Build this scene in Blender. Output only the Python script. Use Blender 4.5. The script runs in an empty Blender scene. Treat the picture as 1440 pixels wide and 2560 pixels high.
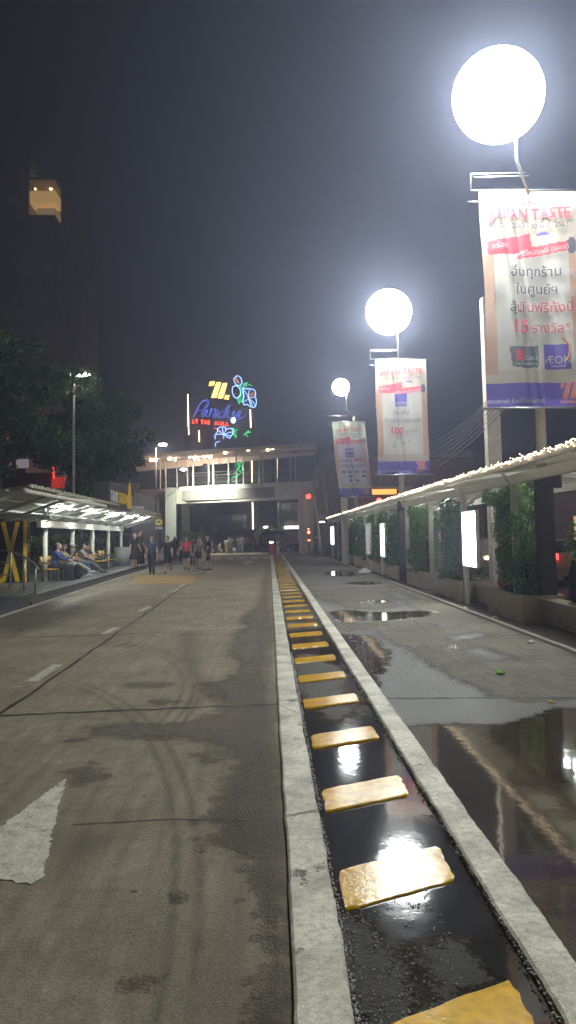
import bpy, math, random
import numpy as np
from mathutils import Vector, Matrix
random.seed(7); rng = np.random.default_rng(5)
R = math.radians; PI = math.pi
S = bpy.context.scene; COL = S.collection
# ---------------------------------------------------------------- camera frame (also used to lay the plan out in metres)
H0 = 1.7; F = 2000.0; CY = 1181.0
YAW, PITCH, ROLL = R(1.4), R(4.5), R(0.95)
_f = Vector((math.sin(YAW)*math.cos(PITCH), math.cos(YAW)*math.cos(PITCH), math.sin(PITCH)))
_r0 = Vector((math.cos(YAW), -math.sin(YAW), 0)); _u0 = _r0.cross(_f)
_r = _r0*math.cos(ROLL) - _u0*math.sin(ROLL); _u = _u0*math.cos(ROLL) + _r0*math.sin(ROLL)
def ray(px, py): return _f + _r*((px-720)/F) - _u*((py-CY)/F)
def at(px, py, Y):
    d = ray(px, py); t = Y/d.y; return Vector((d.x*t, Y, H0+d.z*t))
def G(px, py, z=0.0):
    d = ray(px, py); t = (z-H0)/d.z; return Vector((d.x*t, d.y*t, z))
def proj(p):
    v = Vector(p)-Vector((0,0,H0)); k = F/v.dot(_f); return (720+k*v.dot(_r), CY-k*v.dot(_u))
cd = bpy.data.cameras.new('camera'); cam = bpy.data.objects.new('camera', cd); COL.objects.link(cam)
cd.sensor_fit = 'VERTICAL'; cd.sensor_height = 36; cd.lens = F/2560*36; cd.shift_y = -(1280-CY)/2560; cd.clip_end = 2000; cd.clip_start = .05
M = Matrix((_r, _u, -_f)).transposed().to_4x4(); M.translation = (0,0,H0); cam.matrix_world = M; S.camera = cam
# ---------------------------------------------------------------- mesh builder
class MB:
    def __init__(s): s.v=[]; s.f=[]; s.m=[]
    def add(s, vs, fs, m=0):
        b=len(s.v); s.v += [tuple(v) for v in vs]; s.f += [tuple(i+b for i in f) for f in fs]; s.m += [m]*len(fs); return s
    def box(s, x0,x1,y0,y1,z0,z1, m=0, bev=0):
        if bev:
            bm_ = [(x0,y0),(x1,y0),(x1,y1),(x0,y1)]; b=bev; vs=[]
            for z,i in ((z0,b),(z0+b,0),(z1-b,0),(z1,b)):
                vs += [(x0+i+ (b if i==0 else 0)*0,y0+i,z),(x1-i,y0+i,z),(x1-i,y1-i,z),(x0+i,y1-i,z)]
            fs=[(3,2,1,0),(12,13,14,15)]
            for k in range(3):
                for j in range(4): fs.append((k*4+j,k*4+(j+1)%4,k*4+4+(j+1)%4,k*4+4+j))
            return s.add(vs,fs,m)
        vs=[(x0,y0,z0),(x1,y0,z0),(x1,y1,z0),(x0,y1,z0),(x0,y0,z1),(x1,y0,z1),(x1,y1,z1),(x0,y1,z1)]
        return s.add(vs,[(3,2,1,0),(4,5,6,7),(0,1,5,4),(1,2,6,5),(2,3,7,6),(3,0,4,7)],m)
    def hexa(s, lo, hi, m=0):      # 4 bottom, 4 top points
        return s.add(list(lo)+list(hi),[(3,2,1,0),(4,5,6,7),(0,1,5,4),(1,2,6,5),(2,3,7,6),(3,0,4,7)],m)
    def bar(s, a, b, w, h=None, m=0, up=(0,0,1)):
        a=Vector(a); b=Vector(b); h=h or w; d=(b-a).normalized(); u=Vector(up)
        if abs(d.dot(u))>.98: u=Vector((0,1,0))
        x=d.cross(u).normalized()*w/2; y=x.cross(d).normalized()*h/2
        return s.hexa([a-x-y,a+x-y,a+x+y,a-x+y],[b-x-y,b+x-y,b+x+y,b-x+y],m)
    def tube(s, pts, r, n=8, m=0, caps=True):
        pts=[Vector(p) for p in pts]; rs=r if isinstance(r,(list,tuple)) else [r]*len(pts); vs=[]; prev=None
        for i,p in enumerate(pts):
            d=(pts[min(i+1,len(pts)-1)]-pts[max(i-1,0)]); d = d.normalized() if d.length>1e-9 else Vector((0,0,1))
            if prev is None: u=Vector((0,0,1)) if abs(d.z)<.9 else Vector((1,0,0))
            else: u=prev
            x=d.cross(u);
            if x.length<1e-6: x=d.cross(Vector((0,1,0)))
            x.normalize(); y=d.cross(x).normalized(); prev=-x.cross(d) if False else x.cross(d)
            for k in range(n):
                a=2*PI*k/n; vs.append(p+(x*math.cos(a)+y*math.sin(a))*rs[i])
        fs=[]
        for i in range(len(pts)-1):
            for k in range(n): fs.append((i*n+k,i*n+(k+1)%n,(i+1)*n+(k+1)%n,(i+1)*n+k))
        if caps: fs+= [tuple(reversed(range(n))), tuple(range((len(pts)-1)*n,len(pts)*n))]
        return s.add(vs,fs,m)
    def ell(s, c, r, n=12, k=8, m=0, rot=None):
        r = r if isinstance(r,(list,tuple)) else (r,r,r); c=Vector(c); vs=[Vector((0,0,-1))]; fs=[]
        for i in range(1,k):
            t=PI*i/k
            for j in range(n): vs.append(Vector((math.sin(t)*math.cos(2*PI*j/n),math.sin(t)*math.sin(2*PI*j/n),-math.cos(t))))
        vs.append(Vector((0,0,1)))
        for j in range(n):
            fs.append((0,1+(j+1)%n,1+j)); fs.append((len(vs)-1,1+(k-2)*n+j,1+(k-2)*n+(j+1)%n))
        for i in range(k-2):
            for j in range(n): fs.append((1+i*n+j,1+i*n+(j+1)%n,1+(i+1)*n+(j+1)%n,1+(i+1)*n+j))
        out=[]
        for v in vs:
            v=Vector((v.x*r[0],v.y*r[1],v.z*r[2]))
            if rot: v=rot@v
            out.append(v+c)
        return s.add(out,fs,m)
    def cap(s, a, ra, b, rb, n=10, m=0):        # tapered capsule, closed
        a=Vector(a); b=Vector(b); d=b-a; L=d.length
        if L<1e-6: return s.ell(a,ra,n,6,m)
        d.normalize(); pts=[];rs=[]
        for t in (80,55,28,0): pts.append(a-d*ra*math.sin(R(t))); rs.append(ra*math.cos(R(t)))
        for t in (0,28,55,80): pts.append(b+d*rb*math.sin(R(t))); rs.append(rb*math.cos(R(t)))
        return s.tube(pts,rs,n,m)
    def disc(s, c, r, axis='y', th=.02, n=20, m=0):
        c=Vector(c); d={'x':Vector((1,0,0)),'y':Vector((0,1,0)),'z':Vector((0,0,1))}[axis]
        return s.tube([c-d*th/2,c+d*th/2],r,n,m)
    def prism(s, poly, d, m=0):     # closed polygon extruded by vector d
        n=len(poly); d=Vector(d); vs=[Vector(p) for p in poly]+[Vector(p)+d for p in poly]
        fs=[tuple(range(n)),tuple(reversed(range(n,2*n)))]+[(i,(i+1)%n,n+(i+1)%n,n+i) for i in range(n)]
        return s.add(vs,fs,m)
    def torus(s, c, Rr, r, axis='x', n=20, k=8, m=0, a0=0, a1=2*PI):
        c=Vector(c); e={'x':(Vector((0,1,0)),Vector((0,0,1))),'y':(Vector((1,0,0)),Vector((0,0,1))),'z':(Vector((1,0,0)),Vector((0,1,0)))}[axis]
        full = abs(a1-a0-2*PI)<1e-6; N=n if full else n+1; vs=[]; ax=e[0].cross(e[1])
        for i in range(N):
            a=a0+(a1-a0)*i/n; q=e[0]*math.cos(a)+e[1]*math.sin(a)
            for j in range(k):
                b=2*PI*j/k; vs.append(c+q*(Rr+r*math.cos(b))+ax*r*math.sin(b))
        fs=[]
        for i in range(n if full else N-1):
            for j in range(k): fs.append((i*k+j,((i+1)%N)*k+j,((i+1)%N)*k+(j+1)%k,i*k+(j+1)%k))
        return s.add(vs,fs,m)
    def build(s, name, mats, parent=None, smooth=False):
        me=bpy.data.meshes.new(name); me.from_pydata(s.v,[],s.f)
        mats=mats if isinstance(mats,(list,tuple)) else [mats]
        for x in mats: me.materials.append(x)
        if len(mats)>1: me.polygons.foreach_set('material_index',s.m)
        if smooth: me.polygons.foreach_set('use_smooth',[True]*len(s.f))
        me.update(); o=bpy.data.objects.new(name,me); COL.objects.link(o)
        if parent: o.parent=parent
        return o
def thing(name,label,cat,loc=(0,0,0),rz=0,group=None):
    o=bpy.data.objects.new(name,None); COL.objects.link(o); o.location=loc; o.rotation_euler=(0,0,rz); o.empty_display_size=.1
    o['label']=label; o['category']=cat
    if group: o['group']=group
    return o
def tag(o,label,cat,group=None):
    o['label']=label; o['category']=cat
    if group: o['group']=group
    return o
def struct(name,mb,mat,kind='structure',smooth=False):
    o=mb.build(name,mat,None,smooth); o['kind']=kind; return o
def dup(root,loc,rz,label,group=None,scale=None):
    def cp(o,p):
        c=o.copy(); COL.objects.link(c); c.parent=p
        for ch in list(o.children): cp(ch,c)
        return c
    r=cp(root,None); r.location=loc; r.rotation_euler=(0,0,rz); r['label']=label
    if group: r['group']=group
    if scale: r.scale=(scale,)*3
    return r
# ---------------------------------------------------------------- materials
def nodes(name):
    m=bpy.data.materials.new(name); m.use_nodes=True; nt=m.node_tree; nt.nodes.clear()
    o=nt.nodes.new('ShaderNodeOutputMaterial'); p=nt.nodes.new('ShaderNodeBsdfPrincipled'); nt.links.new(p.outputs[0],o.inputs[0]); return m,nt,p
def N(nt,t,**kw):
    n=nt.nodes.new(t)
    for k,v in kw.items():
        if k.startswith('i_'):
            key=k[2:]; key=int(key) if key.isdigit() else key.replace('_',' '); n.inputs[key].default_value=v
        else: setattr(n,k,v)
    return n
def noise(nt,scale,detail=4,rough=.55,vec=None,coord='Object'):
    n=N(nt,'ShaderNodeTexNoise'); n.inputs['Scale'].default_value=scale; n.inputs['Detail'].default_value=detail; n.inputs['Roughness'].default_value=rough
    if vec is None:
        tc=nt.nodes.new('ShaderNodeTexCoord'); vec=tc.outputs[coord]
    nt.links.new(vec,n.inputs['Vector']); return n.outputs['Fac']
def ramp(nt,fac,stops,interp='LINEAR'):
    r=nt.nodes.new('ShaderNodeValToRGB'); nt.links.new(fac,r.inputs[0]); e=r.color_ramp.elements; r.color_ramp.interpolation=interp
    while len(e)<len(stops): e.new(.5)
    for i,(p,c) in enumerate(stops):
        e[i].position=p; e[i].color=(c[0],c[1],c[2],1) if isinstance(c,(tuple,list)) else (c,c,c,1)
    return r.outputs[0]
def mth(nt,op,a,b=None,clamp=False):
    n=nt.nodes.new('ShaderNodeMath'); n.operation=op; n.use_clamp=clamp
    for i,x in enumerate((a,b)):
        if x is None: continue
        if isinstance(x,(int,float)): n.inputs[i].default_value=x
        else: nt.links.new(x,n.inputs[i])
    return n.outputs[0]
def mixc(nt,f,a,b,mode='MIX'):
    n=nt.nodes.new('ShaderNodeMix'); n.data_type='RGBA'; n.blend_type=mode
    for s_,x in ((n.inputs[0],f),(n.inputs[6],a),(n.inputs[7],b)):
        if isinstance(x,(int,float)): s_.default_value=x
        elif isinstance(x,(tuple,list)): s_.default_value=(x[0],x[1],x[2],1)
        else: nt.links.new(x,s_)
    return n.outputs[2]
def bump(nt,h,strength=.3,dist=.01,normal=None):
    b=nt.nodes.new('ShaderNodeBump'); b.inputs['Strength'].default_value=strength; b.inputs['Distance'].default_value=dist
    nt.links.new(h,b.inputs['Height'])
    if normal is not None: nt.links.new(normal,b.inputs['Normal'])
    return b.outputs[0]
_mc={}
def mat(name,c,rough=.6,metal=0,var=.25,scale=6,bmp=.15,em=None,es=0,spec=.5,trans=0,coat=0):
    if name in _mc: return _mc[name]
    m,nt,p=nodes(name); n1=noise(nt,scale,6,.6); n2=noise(nt,scale*7,4,.6)
    k=mth(nt,'ADD',mth(nt,'MULTIPLY',n1,.7),mth(nt,'MULTIPLY',n2,.3))
    col=ramp(nt,k,[(.3,[x*(1-var) for x in c]),(.7,[min(1,x*(1+var)) for x in c])])
    nt.links.new(col,p.inputs['Base Color'])
    rr=mth(nt,'ADD',mth(nt,'MULTIPLY',n2,.25),max(0,rough-.12),True); nt.links.new(rr,p.inputs['Roughness'])
    p.inputs['Metallic'].default_value=metal; p.inputs['Specular IOR Level'].default_value=spec
    if coat: p.inputs['Coat Weight'].default_value=coat
    if bmp: nt.links.new(bump(nt,n2,bmp,.01),p.inputs['Normal'])
    if em: p.inputs['Emission Color'].default_value=(*em,1); p.inputs['Emission Strength'].default_value=es
    if trans:
        t=nt.nodes.new('ShaderNodeBsdfTranslucent'); nt.links.new(col,t.inputs[0]); a=nt.nodes.new('ShaderNodeMixShader'); a.inputs[0].default_value=trans
        o=[x for x in nt.nodes if x.type=='OUTPUT_MATERIAL'][0]; nt.links.new(p.outputs[0],a.inputs[1]); nt.links.new(t.outputs[0],a.inputs[2]); nt.links.new(a.outputs[0],o.inputs[0])
    _mc[name]=m; return m
def emit(name,c,s):
    if name in _mc: return _mc[name]
    m,nt,p=nodes(name); p.inputs['Base Color'].default_value=(*[x*.5 for x in c],1); p.inputs['Emission Color'].default_value=(*c,1); p.inputs['Emission Strength'].default_value=s; p.inputs['Roughness'].default_value=.4
    _mc[name]=m; return m
# text as mesh lying in local XZ plane facing -Y
def text_mb(mb, s, size, c, m=0, depth=.004, align='CENTER', rotz=0, bold=0, slant=0, squash=1):
    cu=bpy.data.curves.new('t','FONT'); cu.body=s; cu.size=size; cu.align_x=align; cu.extrude=depth; cu.offset=bold; cu.shear=slant; cu.resolution_u=3
    o=bpy.data.objects.new('t',cu); COL.objects.link(o); dg=bpy.context.evaluated_depsgraph_get(); dg.update()
    me=bpy.data.meshes.new_from_object(o.evaluated_get(dg)); c=Vector(c); ca,sa=math.cos(rotz),math.sin(rotz)
    vs=[]
    for v in me.vertices:
        x,y,z=v.co.x*squash,v.co.y,v.co.z; x,y=x*ca-y*sa,x*sa+y*ca
        vs.append((c.x+x,c.y-z,c.z+y))
    mb.add(vs,[tuple(p.vertices) for p in me.polygons],m)
    bpy.data.objects.remove(o); bpy.data.curves.remove(cu); bpy.data.meshes.remove(me)
# ---------------------------------------------------------------- shared materials
white_steel=mat('white_painted_steel',(.75,.71,.62),.45,var=.12)
cream=mat('cream_painted_concrete',(.5,.44,.35),.6,var=.15)
grey_steel=mat('galvanised_steel',(.4,.4,.4),.35,.8,var=.15)
dark_steel=mat('dark_steel',(.05,.048,.045),.5,.3)
black_p=mat('black_plastic',(.02,.02,.022),.45)
rubber=mat('rubber',(.015,.015,.015),.8)
yellow_p=mat('yellow_paint',(.92,.58,.03),.5,var=.12)
white_p=mat('white_paint',(.75,.74,.7),.5,var=.08)
lamp_em=emit('lamp_glare',(.95,1,.97),105)
tube_em=emit('tube_glass',(.9,1,.94),95)
warm_em=emit('warm_bulb',(1,.68,.38),12)
red_em=emit('red_neon',(1,.05,.03),9)
# ================================================================ GROUND
def kx(Y): return -5.62-.027*(Y-6) if Y<40 else -6.54-.012*(Y-40)      # left kerb line
def lx(Y): return -2.68-.017*(Y-8)                                   # joint between the two left lanes
def poly_sd(P, poly):           # signed distance (positive inside), numpy
    n=len(poly); d=np.full(len(P),1e9); ins=np.zeros(len(P),bool)
    for i in range(n):
        a=np.array(poly[i]); b=np.array(poly[(i+1)%n]); e=b-a; w=P-a
        t=np.clip((w@e)/max(e@e,1e-9),0,1); d=np.minimum(d,np.linalg.norm(w-t[:,None]*e,axis=1))
        c=((a[1]>P[:,1])!=(b[1]>P[:,1])); den=(b[1]-a[1]) if abs(b[1]-a[1])>1e-9 else 1e-9
        ins^= c&(P[:,0]<(b[0]-a[0])*(P[:,1]-a[1])/den+a[0])
    return np.where(ins,d,-d)
def gp(l): return [tuple(G(*p)[:2]) for p in l]
def field(P, polys, k=.02, base=.06):
    k=max(k,.016); base=max(base,.2)
    s=np.full(len(P),-1e3)
    for q in polys: s=np.maximum(s,poly_sd(P,q))
    return np.clip(s/(base+k*P[:,1]),-1,1)
rowY=[-30,-12,-4,0,1.2,2,2.5]+[3400/(py-1340) for py in range(2560,1371,-4)]+[112,130]
def lane(name, xl, xr, nx, mat_, fields, z=0):
    vs=[];
    for Y in rowY:
        a,b=xl(Y),xr(Y)
        for i in range(nx+1): vs.append((a+(b-a)*i/nx,Y,z))
    fs=[]; w=nx+1
    for j in range(len(rowY)-1):
        for i in range(nx): fs.append((j*w+i,j*w+i+1,(j+1)*w+i+1,(j+1)*w+i))
    me=bpy.data.meshes.new(name); me.from_pydata(vs,[],fs); me.materials.append(mat_)
    P=np.array([(v[0],v[1]) for v in vs])
    for an,fn in fields.items():
        at_=me.attributes.new(an,'FLOAT','POINT'); at_.data.foreach_set('value',fn(P).astype(np.float32))
    o=bpy.data.objects.new(name,me); COL.objects.link(o); o['kind']='structure'; return o
# damp band beside the kerb on the left lane
wetL=[gp([(670,1405),(652,1480),(640,1515),(620,1530),(597,1552),(615,1568),(578,1590),(565,1640),(590,1660),(545,1700),(500,1705),(540,1765),(525,1785),(480,1800),(400,1812),(320,1808),(225,1818),(240,1835),(330,1848),(440,1845),(470,1850),(540,1870),(590,1905),(575,1935),(556,1965),(540,1992),(543,2010),(528,2030),(496,2048),(540,2062),(530,2078),(490,2102),(525,2122),(600,2150),(640,2230),(650,2400),(610,2600),(640,2900),(760,2900),(728,2400),(706,1950),(690,1650)]),
 gp([(425,2236),(450,2222),(482,2240),(450,2255),(420,2262)]), gp([(300,2475),(340,2440),(380,2430),(365,2395),(410,2398),(400,2440),(360,2480),(310,2490)]),
 gp([(180,1850),(200,1844),(215,1848),(200,1854)]), gp([(310,1712),(350,1704),(450,1706),(400,1718),(330,1720)]),
 gp([(170,1935),(230,1905),(245,1945),(200,1965)]), gp([(380,1752),(410,1748),(450,1754),(400,1762)]),
 gp([(480,1890),(540,1870),(560,1900),(520,1910)]) ]
stain=[gp([(455,1640),(460,1590),(475,1580),(480,1650),(500,1690),(525,1740),(480,1712)]), gp([(-10,1515),(120,1500),(230,1520),(150,1560),(30,1590),(-40,1560)]),
 gp([(560,2050),(600,2100),(560,2300),(530,2560),(590,2560),(620,2200),(600,2040)]), gp([(140,2200),(200,2080),(260,2100),(200,2140)]) ]
glossL=[gp([(130,1500),(300,1466),(330,1455),(250,1490),(180,1520),(110,1532)])]
pudR=[[(1.0,-8),(1.0,7.25),(1.5,7.35),(2.0,7.3),(2.35,7.5),(2.7,7.85),(3.3,7.75),(3.7,7.8),(4.3,7.6),(4.5,-8)],
 gp([(843,1584),(919,1587),(960,1604),(982,1633),(977,1662),(956,1692),(960,1722),(940,1742),(900,1700),(850,1620),(830,1590)]),
 gp([(815,1528),(870,1524),(960,1530),(1097,1525),(1094,1534),(1068,1543),(995,1552),(907,1555),(835,1560)]),
 gp([(843,1458),(916,1452),(960,1455),(968,1460),(916,1463),(870,1461)]),
 gp([(800,1430),(864,1425),(893,1426),(896,1440),(850,1442),(805,1440)]),
 gp([(880,1506),(960,1498),(980,1504),(930,1512)]), gp([(1105,1616),(1142,1611),(1140,1619),(1110,1622)])]
dryR=[gp([(850,1497),(960,1500),(976,1513),(960,1525),(885,1520),(845,1505)]), gp([(928,1570),(1010,1560),(1110,1568),(1200,1560),(1330,1600),(1460,1640),(1460,1735),(1330,1752),(1230,1738),(1180,1715),(1120,1672),(1080,1655),(1020,1632),(985,1604)]),
 gp([(990,1550),(1090,1540),(1160,1530),(1300,1590),(1180,1560),(1060,1560)]), [(1.2,14.3),(2.2,14.6),(3,14.2),(3.1,16.5),(2.2,17.2),(1.3,16)], [(1.2,21.5),(4.2,20.5),(4.3,24.2),(3.2,25.5),(1.2,27.5)], [(1.2,37),(4.4,36),(4.6,60),(4.6,110),(1.0,110)],[(3.3,12),(4.3,11),(4.4,30),(3.6,24)]]
wetpatch=[gp([(1110,1590),(1200,1580),(1240,1590),(1180,1600),(1120,1602)]), gp([(1150,1625),(1210,1618),(1290,1640),(1290,1652),(1200,1655)]), gp([(950,1480),(1010,1478),(1060,1500),(980,1498)]) ]
def nfield(P,s,seed=0):          # cheap smooth noise
    r=np.random.default_rng(seed); out=np.zeros(len(P)); amp=1
    for o in range(5):
        for _ in range(4):
            a=r.uniform(0,2*PI); f=s*2**o*r.uniform(.7,1.3); out+=amp*np.sin(P[:,0]*f*math.cos(a)+P[:,1]*f*math.sin(a)*.8+r.uniform(0,6.28))
        amp*=.55
    return out/5
def f_wetL(P): return np.clip(field(P,wetL,.012,.05)+.25*nfield(P,1.6,3),-1,1)
def f_glossL(P): return np.maximum(field(P,glossL,.03,.15),-1)
def f_stain(P):
    s=field(P,stain,.02,.25)+.3*nfield(P,1.1,4)
    for (cx,cy,rr) in ((-3.6,8.6,2.75),(-3.6,8.6,2.62),(-3.9,8.4,3.12),(-5.2,2.6,4.9),(-5.2,2.6,4.78)):      # tyre marks
        d=np.abs(np.hypot(P[:,0]-cx,(P[:,1]-cy)*.55)-rr); s=np.maximum(s,np.where((P[:,0]>cx+.8)&(P[:,1]>cy-1.5),.35-d/.05,-1))
    return np.clip(s,-1,1)
def f_pudR(P): return np.clip(field(P,pudR,.006,.05)+.2*nfield(P,4,5),-1,1)
def f_wetR(P):
    d=field(P,dryR,.01,.12)+.5*nfield(P,3.0,6); w=field(P,wetpatch,.01,.1); return np.clip(np.maximum(-d,w),-1,1)
def f_pudM(P):
    n=nfield(P,3.2,8); isl=[gp([(800,1750),(868,1748),(850,1790),(836,1798),(815,1770)]),[(.28,2.6),(.55,2.9),(.4,3.5),(.3,3.7),(.25,3.2)],[(.62,3.1),(.8,3.2),(.75,3.45),(.6,3.4)],[(.3,8.3),(.8,8.2),(.9,10.5),(.5,11.5),(.3,10.8)]]
    d=field(P,isl,.004,.3); far=np.clip((P[:,1]-11)/6,0,1)*(.9+n*1.6)
    return np.clip(.75-np.maximum(d*1.3+.75,0)-far+.35*n,-1,1)
f_zero=lambda P: np.full(len(P),-1.0)
def asphalt(name, dry1, dry2, wetc, wr=.2, grain=1.0, ib=0):
    m,nt,p=nodes(name)
    A=lambda n:N(nt,'ShaderNodeAttribute',attribute_name=n).outputs['Fac']
    geo=nt.nodes.new('ShaderNodeNewGeometry'); pos=geo.outputs['Position']
    big=noise(nt,.9,6,.6,pos); mid=noise(nt,7,6,.65,pos); fine=noise(nt,55,4,.7,pos); sp=noise(nt,170,2,.6,pos)
    col=ramp(nt,big,[(.38,dry1),(.62,dry2)])
    col=mixc(nt,.5,col,ramp(nt,mid,[(.38,.66),(.62,1.25)]),'MULTIPLY')
    col=mixc(nt,.45,col,ramp(nt,fine,[(.38,.5),(.62,1.4)]),'MULTIPLY')
    # oil specks and small pits
    v=N(nt,'ShaderNodeTexVoronoi'); v.inputs['Scale'].default_value=2.3; nt.links.new(pos,v.inputs['Vector'])
    spk=mth(nt,'LESS_THAN',v.outputs['Distance'],mth(nt,'MULTIPLY',mid,.07)); scr=N(nt,'ShaderNodeTexNoise'); scm=nt.nodes.new('ShaderNodeMapping'); scm.inputs['Scale'].default_value=(9,.5,1); nt.links.new(pos,scm.inputs[0]); nt.links.new(scm.outputs[0],scr.inputs['Vector']); scr.inputs['Scale'].default_value=1.6; scr.inputs['Detail'].default_value=6
    col=mixc(nt,.35,col,ramp(nt,scr.outputs['Fac'],[(.36,.6),(.62,1.25)]),'MULTIPLY')
    col=mixc(nt,mth(nt,'MULTIPLY',spk,.75),col,(.012,.011,.01))
    jit=mth(nt,'MULTIPLY',mth(nt,'SUBTRACT',mid,.5),2.0)
    jf=mth(nt,'MULTIPLY',mth(nt,'SUBTRACT',fine,.5),1.3)
    st=mth(nt,'MULTIPLY',mth(nt,'ADD',mth(nt,'ADD',A('stain'),.4),jit),1.2,True)
    col=mixc(nt,mth(nt,'MULTIPLY',st,.6),col,(.04,.034,.028))
    w=mth(nt,'MULTIPLY',mth(nt,'ADD',mth(nt,'ADD',A('wet'),jit),jf),2.2,True)
    pd=mth(nt,'MULTIPLY',mth(nt,'ADD',mth(nt,'ADD',A('puddle'),mth(nt,'MULTIPLY',jit,.7)),mth(nt,'MULTIPLY',jf,.9)),3.5,True)
    gl=mth(nt,'MULTIPLY',mth(nt,'ADD',A('gloss'),mth(nt,'MULTIPLY',jit,1.2)),2,True)
    colw=mixc(nt,1.0,col,wetc,'MULTIPLY'); col=mixc(nt,w,col,colw); col=mixc(nt,pd,col,mixc(nt,1.0,colw,(.62,.56,.5),'MULTIPLY'))
    nt.links.new(col,p.inputs['Base Color'])
    rd=mth(nt,'ADD',.62,mth(nt,'MULTIPLY',fine,.2))
    rw=mth(nt,'ADD',wr,mth(nt,'MULTIPLY',mid,.25))
    r=N(nt,'ShaderNodeMix',data_type='FLOAT'); nt.links.new(w,r.inputs[0]); nt.links.new(rd,r.inputs[2]); nt.links.new(rw,r.inputs[3])
    r3=N(nt,'ShaderNodeMix',data_type='FLOAT'); nt.links.new(mth(nt,'MULTIPLY',gl,.8),r3.inputs[0]); nt.links.new(r.outputs[0],r3.inputs[2]); r3.inputs[3].default_value=.25
    r2=N(nt,'ShaderNodeMix',data_type='FLOAT'); nt.links.new(pd,r2.inputs[0]); nt.links.new(r3.outputs[0],r2.inputs[2]); r2.inputs[3].default_value=.06
    spot=mth(nt,'MULTIPLY',mth(nt,'SUBTRACT',sp,.6),14,True); ro=mth(nt,'SUBTRACT',r2.outputs[0],mth(nt,'MULTIPLY',mth(nt,'MULTIPLY',spot,w),.22),True)
    nt.links.new(mth(nt,'MAXIMUM',ro,.03),p.inputs['Roughness']); nt.links.new(mth(nt,'ADD',1.36,mth(nt,'MULTIPLY',mth(nt,'SUBTRACT',w,pd),ib)),p.inputs['IOR'])
    # surface relief: aggregate when dry or wet, flat where water stands (the water lies level while the road climbs)
    h=mth(nt,'ADD',mth(nt,'MULTIPLY',fine,.65),mth(nt,'MULTIPLY',sp,.35)); h=mth(nt,'MULTIPLY',h,mth(nt,'SUBTRACT',1,pd)); h=mth(nt,'MULTIPLY',h,mth(nt,'ADD',.6,mth(nt,'MULTIPLY',w,.9)))
    nn=N(nt,'ShaderNodeCombineXYZ'); nn.inputs[2].default_value=1; nn.inputs[1].default_value=0
    nz=nt.nodes.new('ShaderNodeVectorMath'); nz.operation='NORMALIZE'; nt.links.new(nn.outputs[0],nz.inputs[0])
    b1=bump(nt,h,1.0*grain,.022,nz.outputs[0]); rip=noise(nt,5,3,.55,pos); b2=bump(nt,rip,.045,.02,b1)
    nt.links.new(b2,p.inputs['Normal']); return m
mL=asphalt('concrete_road',(.235,.197,.132),(.318,.265,.183),(.36,.33,.3),.2)
mR=asphalt('wet_side_lane',(.15,.13,.1),(.21,.185,.145),(.5,.47,.42),.33,1.8,.95)
mM=asphalt('gutter_concrete',(.07,.065,.055),(.11,.10,.085),(.5,.48,.42),.25,1.4,.1)
lane('road',kx,lambda Y:.07,170,mL,dict(wet=f_wetL,puddle=f_zero,gloss=f_glossL,stain=f_stain))
lane('side_lane',lambda Y:1.16,lambda Y:4.2,110,mR,dict(wet=f_wetR,puddle=f_pudR,gloss=f_zero,stain=f_zero))
lane('gutter',lambda Y:.26,lambda Y:.99,40,mM,dict(wet=lambda P:np.full(len(P),.6),puddle=f_pudM,gloss=f_zero,stain=f_zero),-.004)
mb=MB(); mb.box(-150,150,-40,175,-1,-.012); struct('ground',mb,mat('dark_ground',(.05,.045,.04),.85,scale=2))
# ragged painted kerbs
def kerb(name, x0, x1, y0, y1, hgt, m_, seed, chips=()):
    r=random.Random(seed); ys=[y0]
    while ys[-1]<y1: ys.append(ys[-1]+(.018 if ys[-1]<8 and ys[-1]>2 else .08 if ys[-1]<30 else .5) if ys[-1]>1 else ys[-1]+.5)
    vs=[];fs=[]; a=b=0
    for y in ys:
        if y>1: a=a*.93+r.gauss(0,.0013); b=b*.93+r.gauss(0,.0013)
        c=0
        L=x0+a; Rr=x1+b
        for (x,z) in ((L-.004,-.01),(L,hgt*.7),(L+.012,hgt),(L*.5+Rr*.5,hgt+.002),(Rr-.012,hgt),(Rr,hgt*.7),(Rr+.004,-.01)): vs.append((x,y,z))
    for j in range(len(ys)-1):
        for i in range(6): fs.append((j*7+i,j*7+i+1,(j+1)*7+i+1,(j+1)*7+i))
    mb=MB(); mb.add(vs,fs); return struct(name,mb,m_)
def kerb_mat(name, worn):
    m,nt,p=nodes(name); geo=nt.nodes.new('ShaderNodeNewGeometry'); pos=geo.outputs['Position']
    n1=noise(nt,2.2,8,.6,pos); n2=noise(nt,26,6,.7,pos); n3=noise(nt,110,4,.7,pos); n4=noise(nt,1.9,8,.68,pos)
    c=ramp(nt,n1,[(.38,(.40,.37,.27)),(.6,(.85,.80,.64))]); c=mixc(nt,.6,c,ramp(nt,n2,[(.36,.45),(.56,1.12)]),'MULTIPLY'); c=mixc(nt,.5,c,ramp(nt,n3,[(.38,.55),(.58,1.15)]),'MULTIPLY')
    w=mth(nt,'MULTIPLY',mth(nt,'SUBTRACT',mth(nt,'ADD',mth(nt,'MULTIPLY',n4,.85),mth(nt,'MULTIPLY',n2,.15)),worn),30,True)
    c=mixc(nt,w,c,(.085,.078,.065)); nt.links.new(c,p.inputs['Base Color'])
    rr=mth(nt,'ADD',mth(nt,'MULTIPLY',n1,.5),.14); nt.links.new(rr,p.inputs['Roughness'])
    h=mth(nt,'SUBTRACT',mth(nt,'ADD',mth(nt,'MULTIPLY',n2,.5),mth(nt,'MULTIPLY',n3,.5)),mth(nt,'MULTIPLY',w,.7))
    nt.links.new(bump(nt,h,.9,.012),p.inputs['Normal']); return m
kerb('kerb',.065,.272,-3,70,.035,kerb_mat('worn_white_kerb',.6),1)
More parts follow.
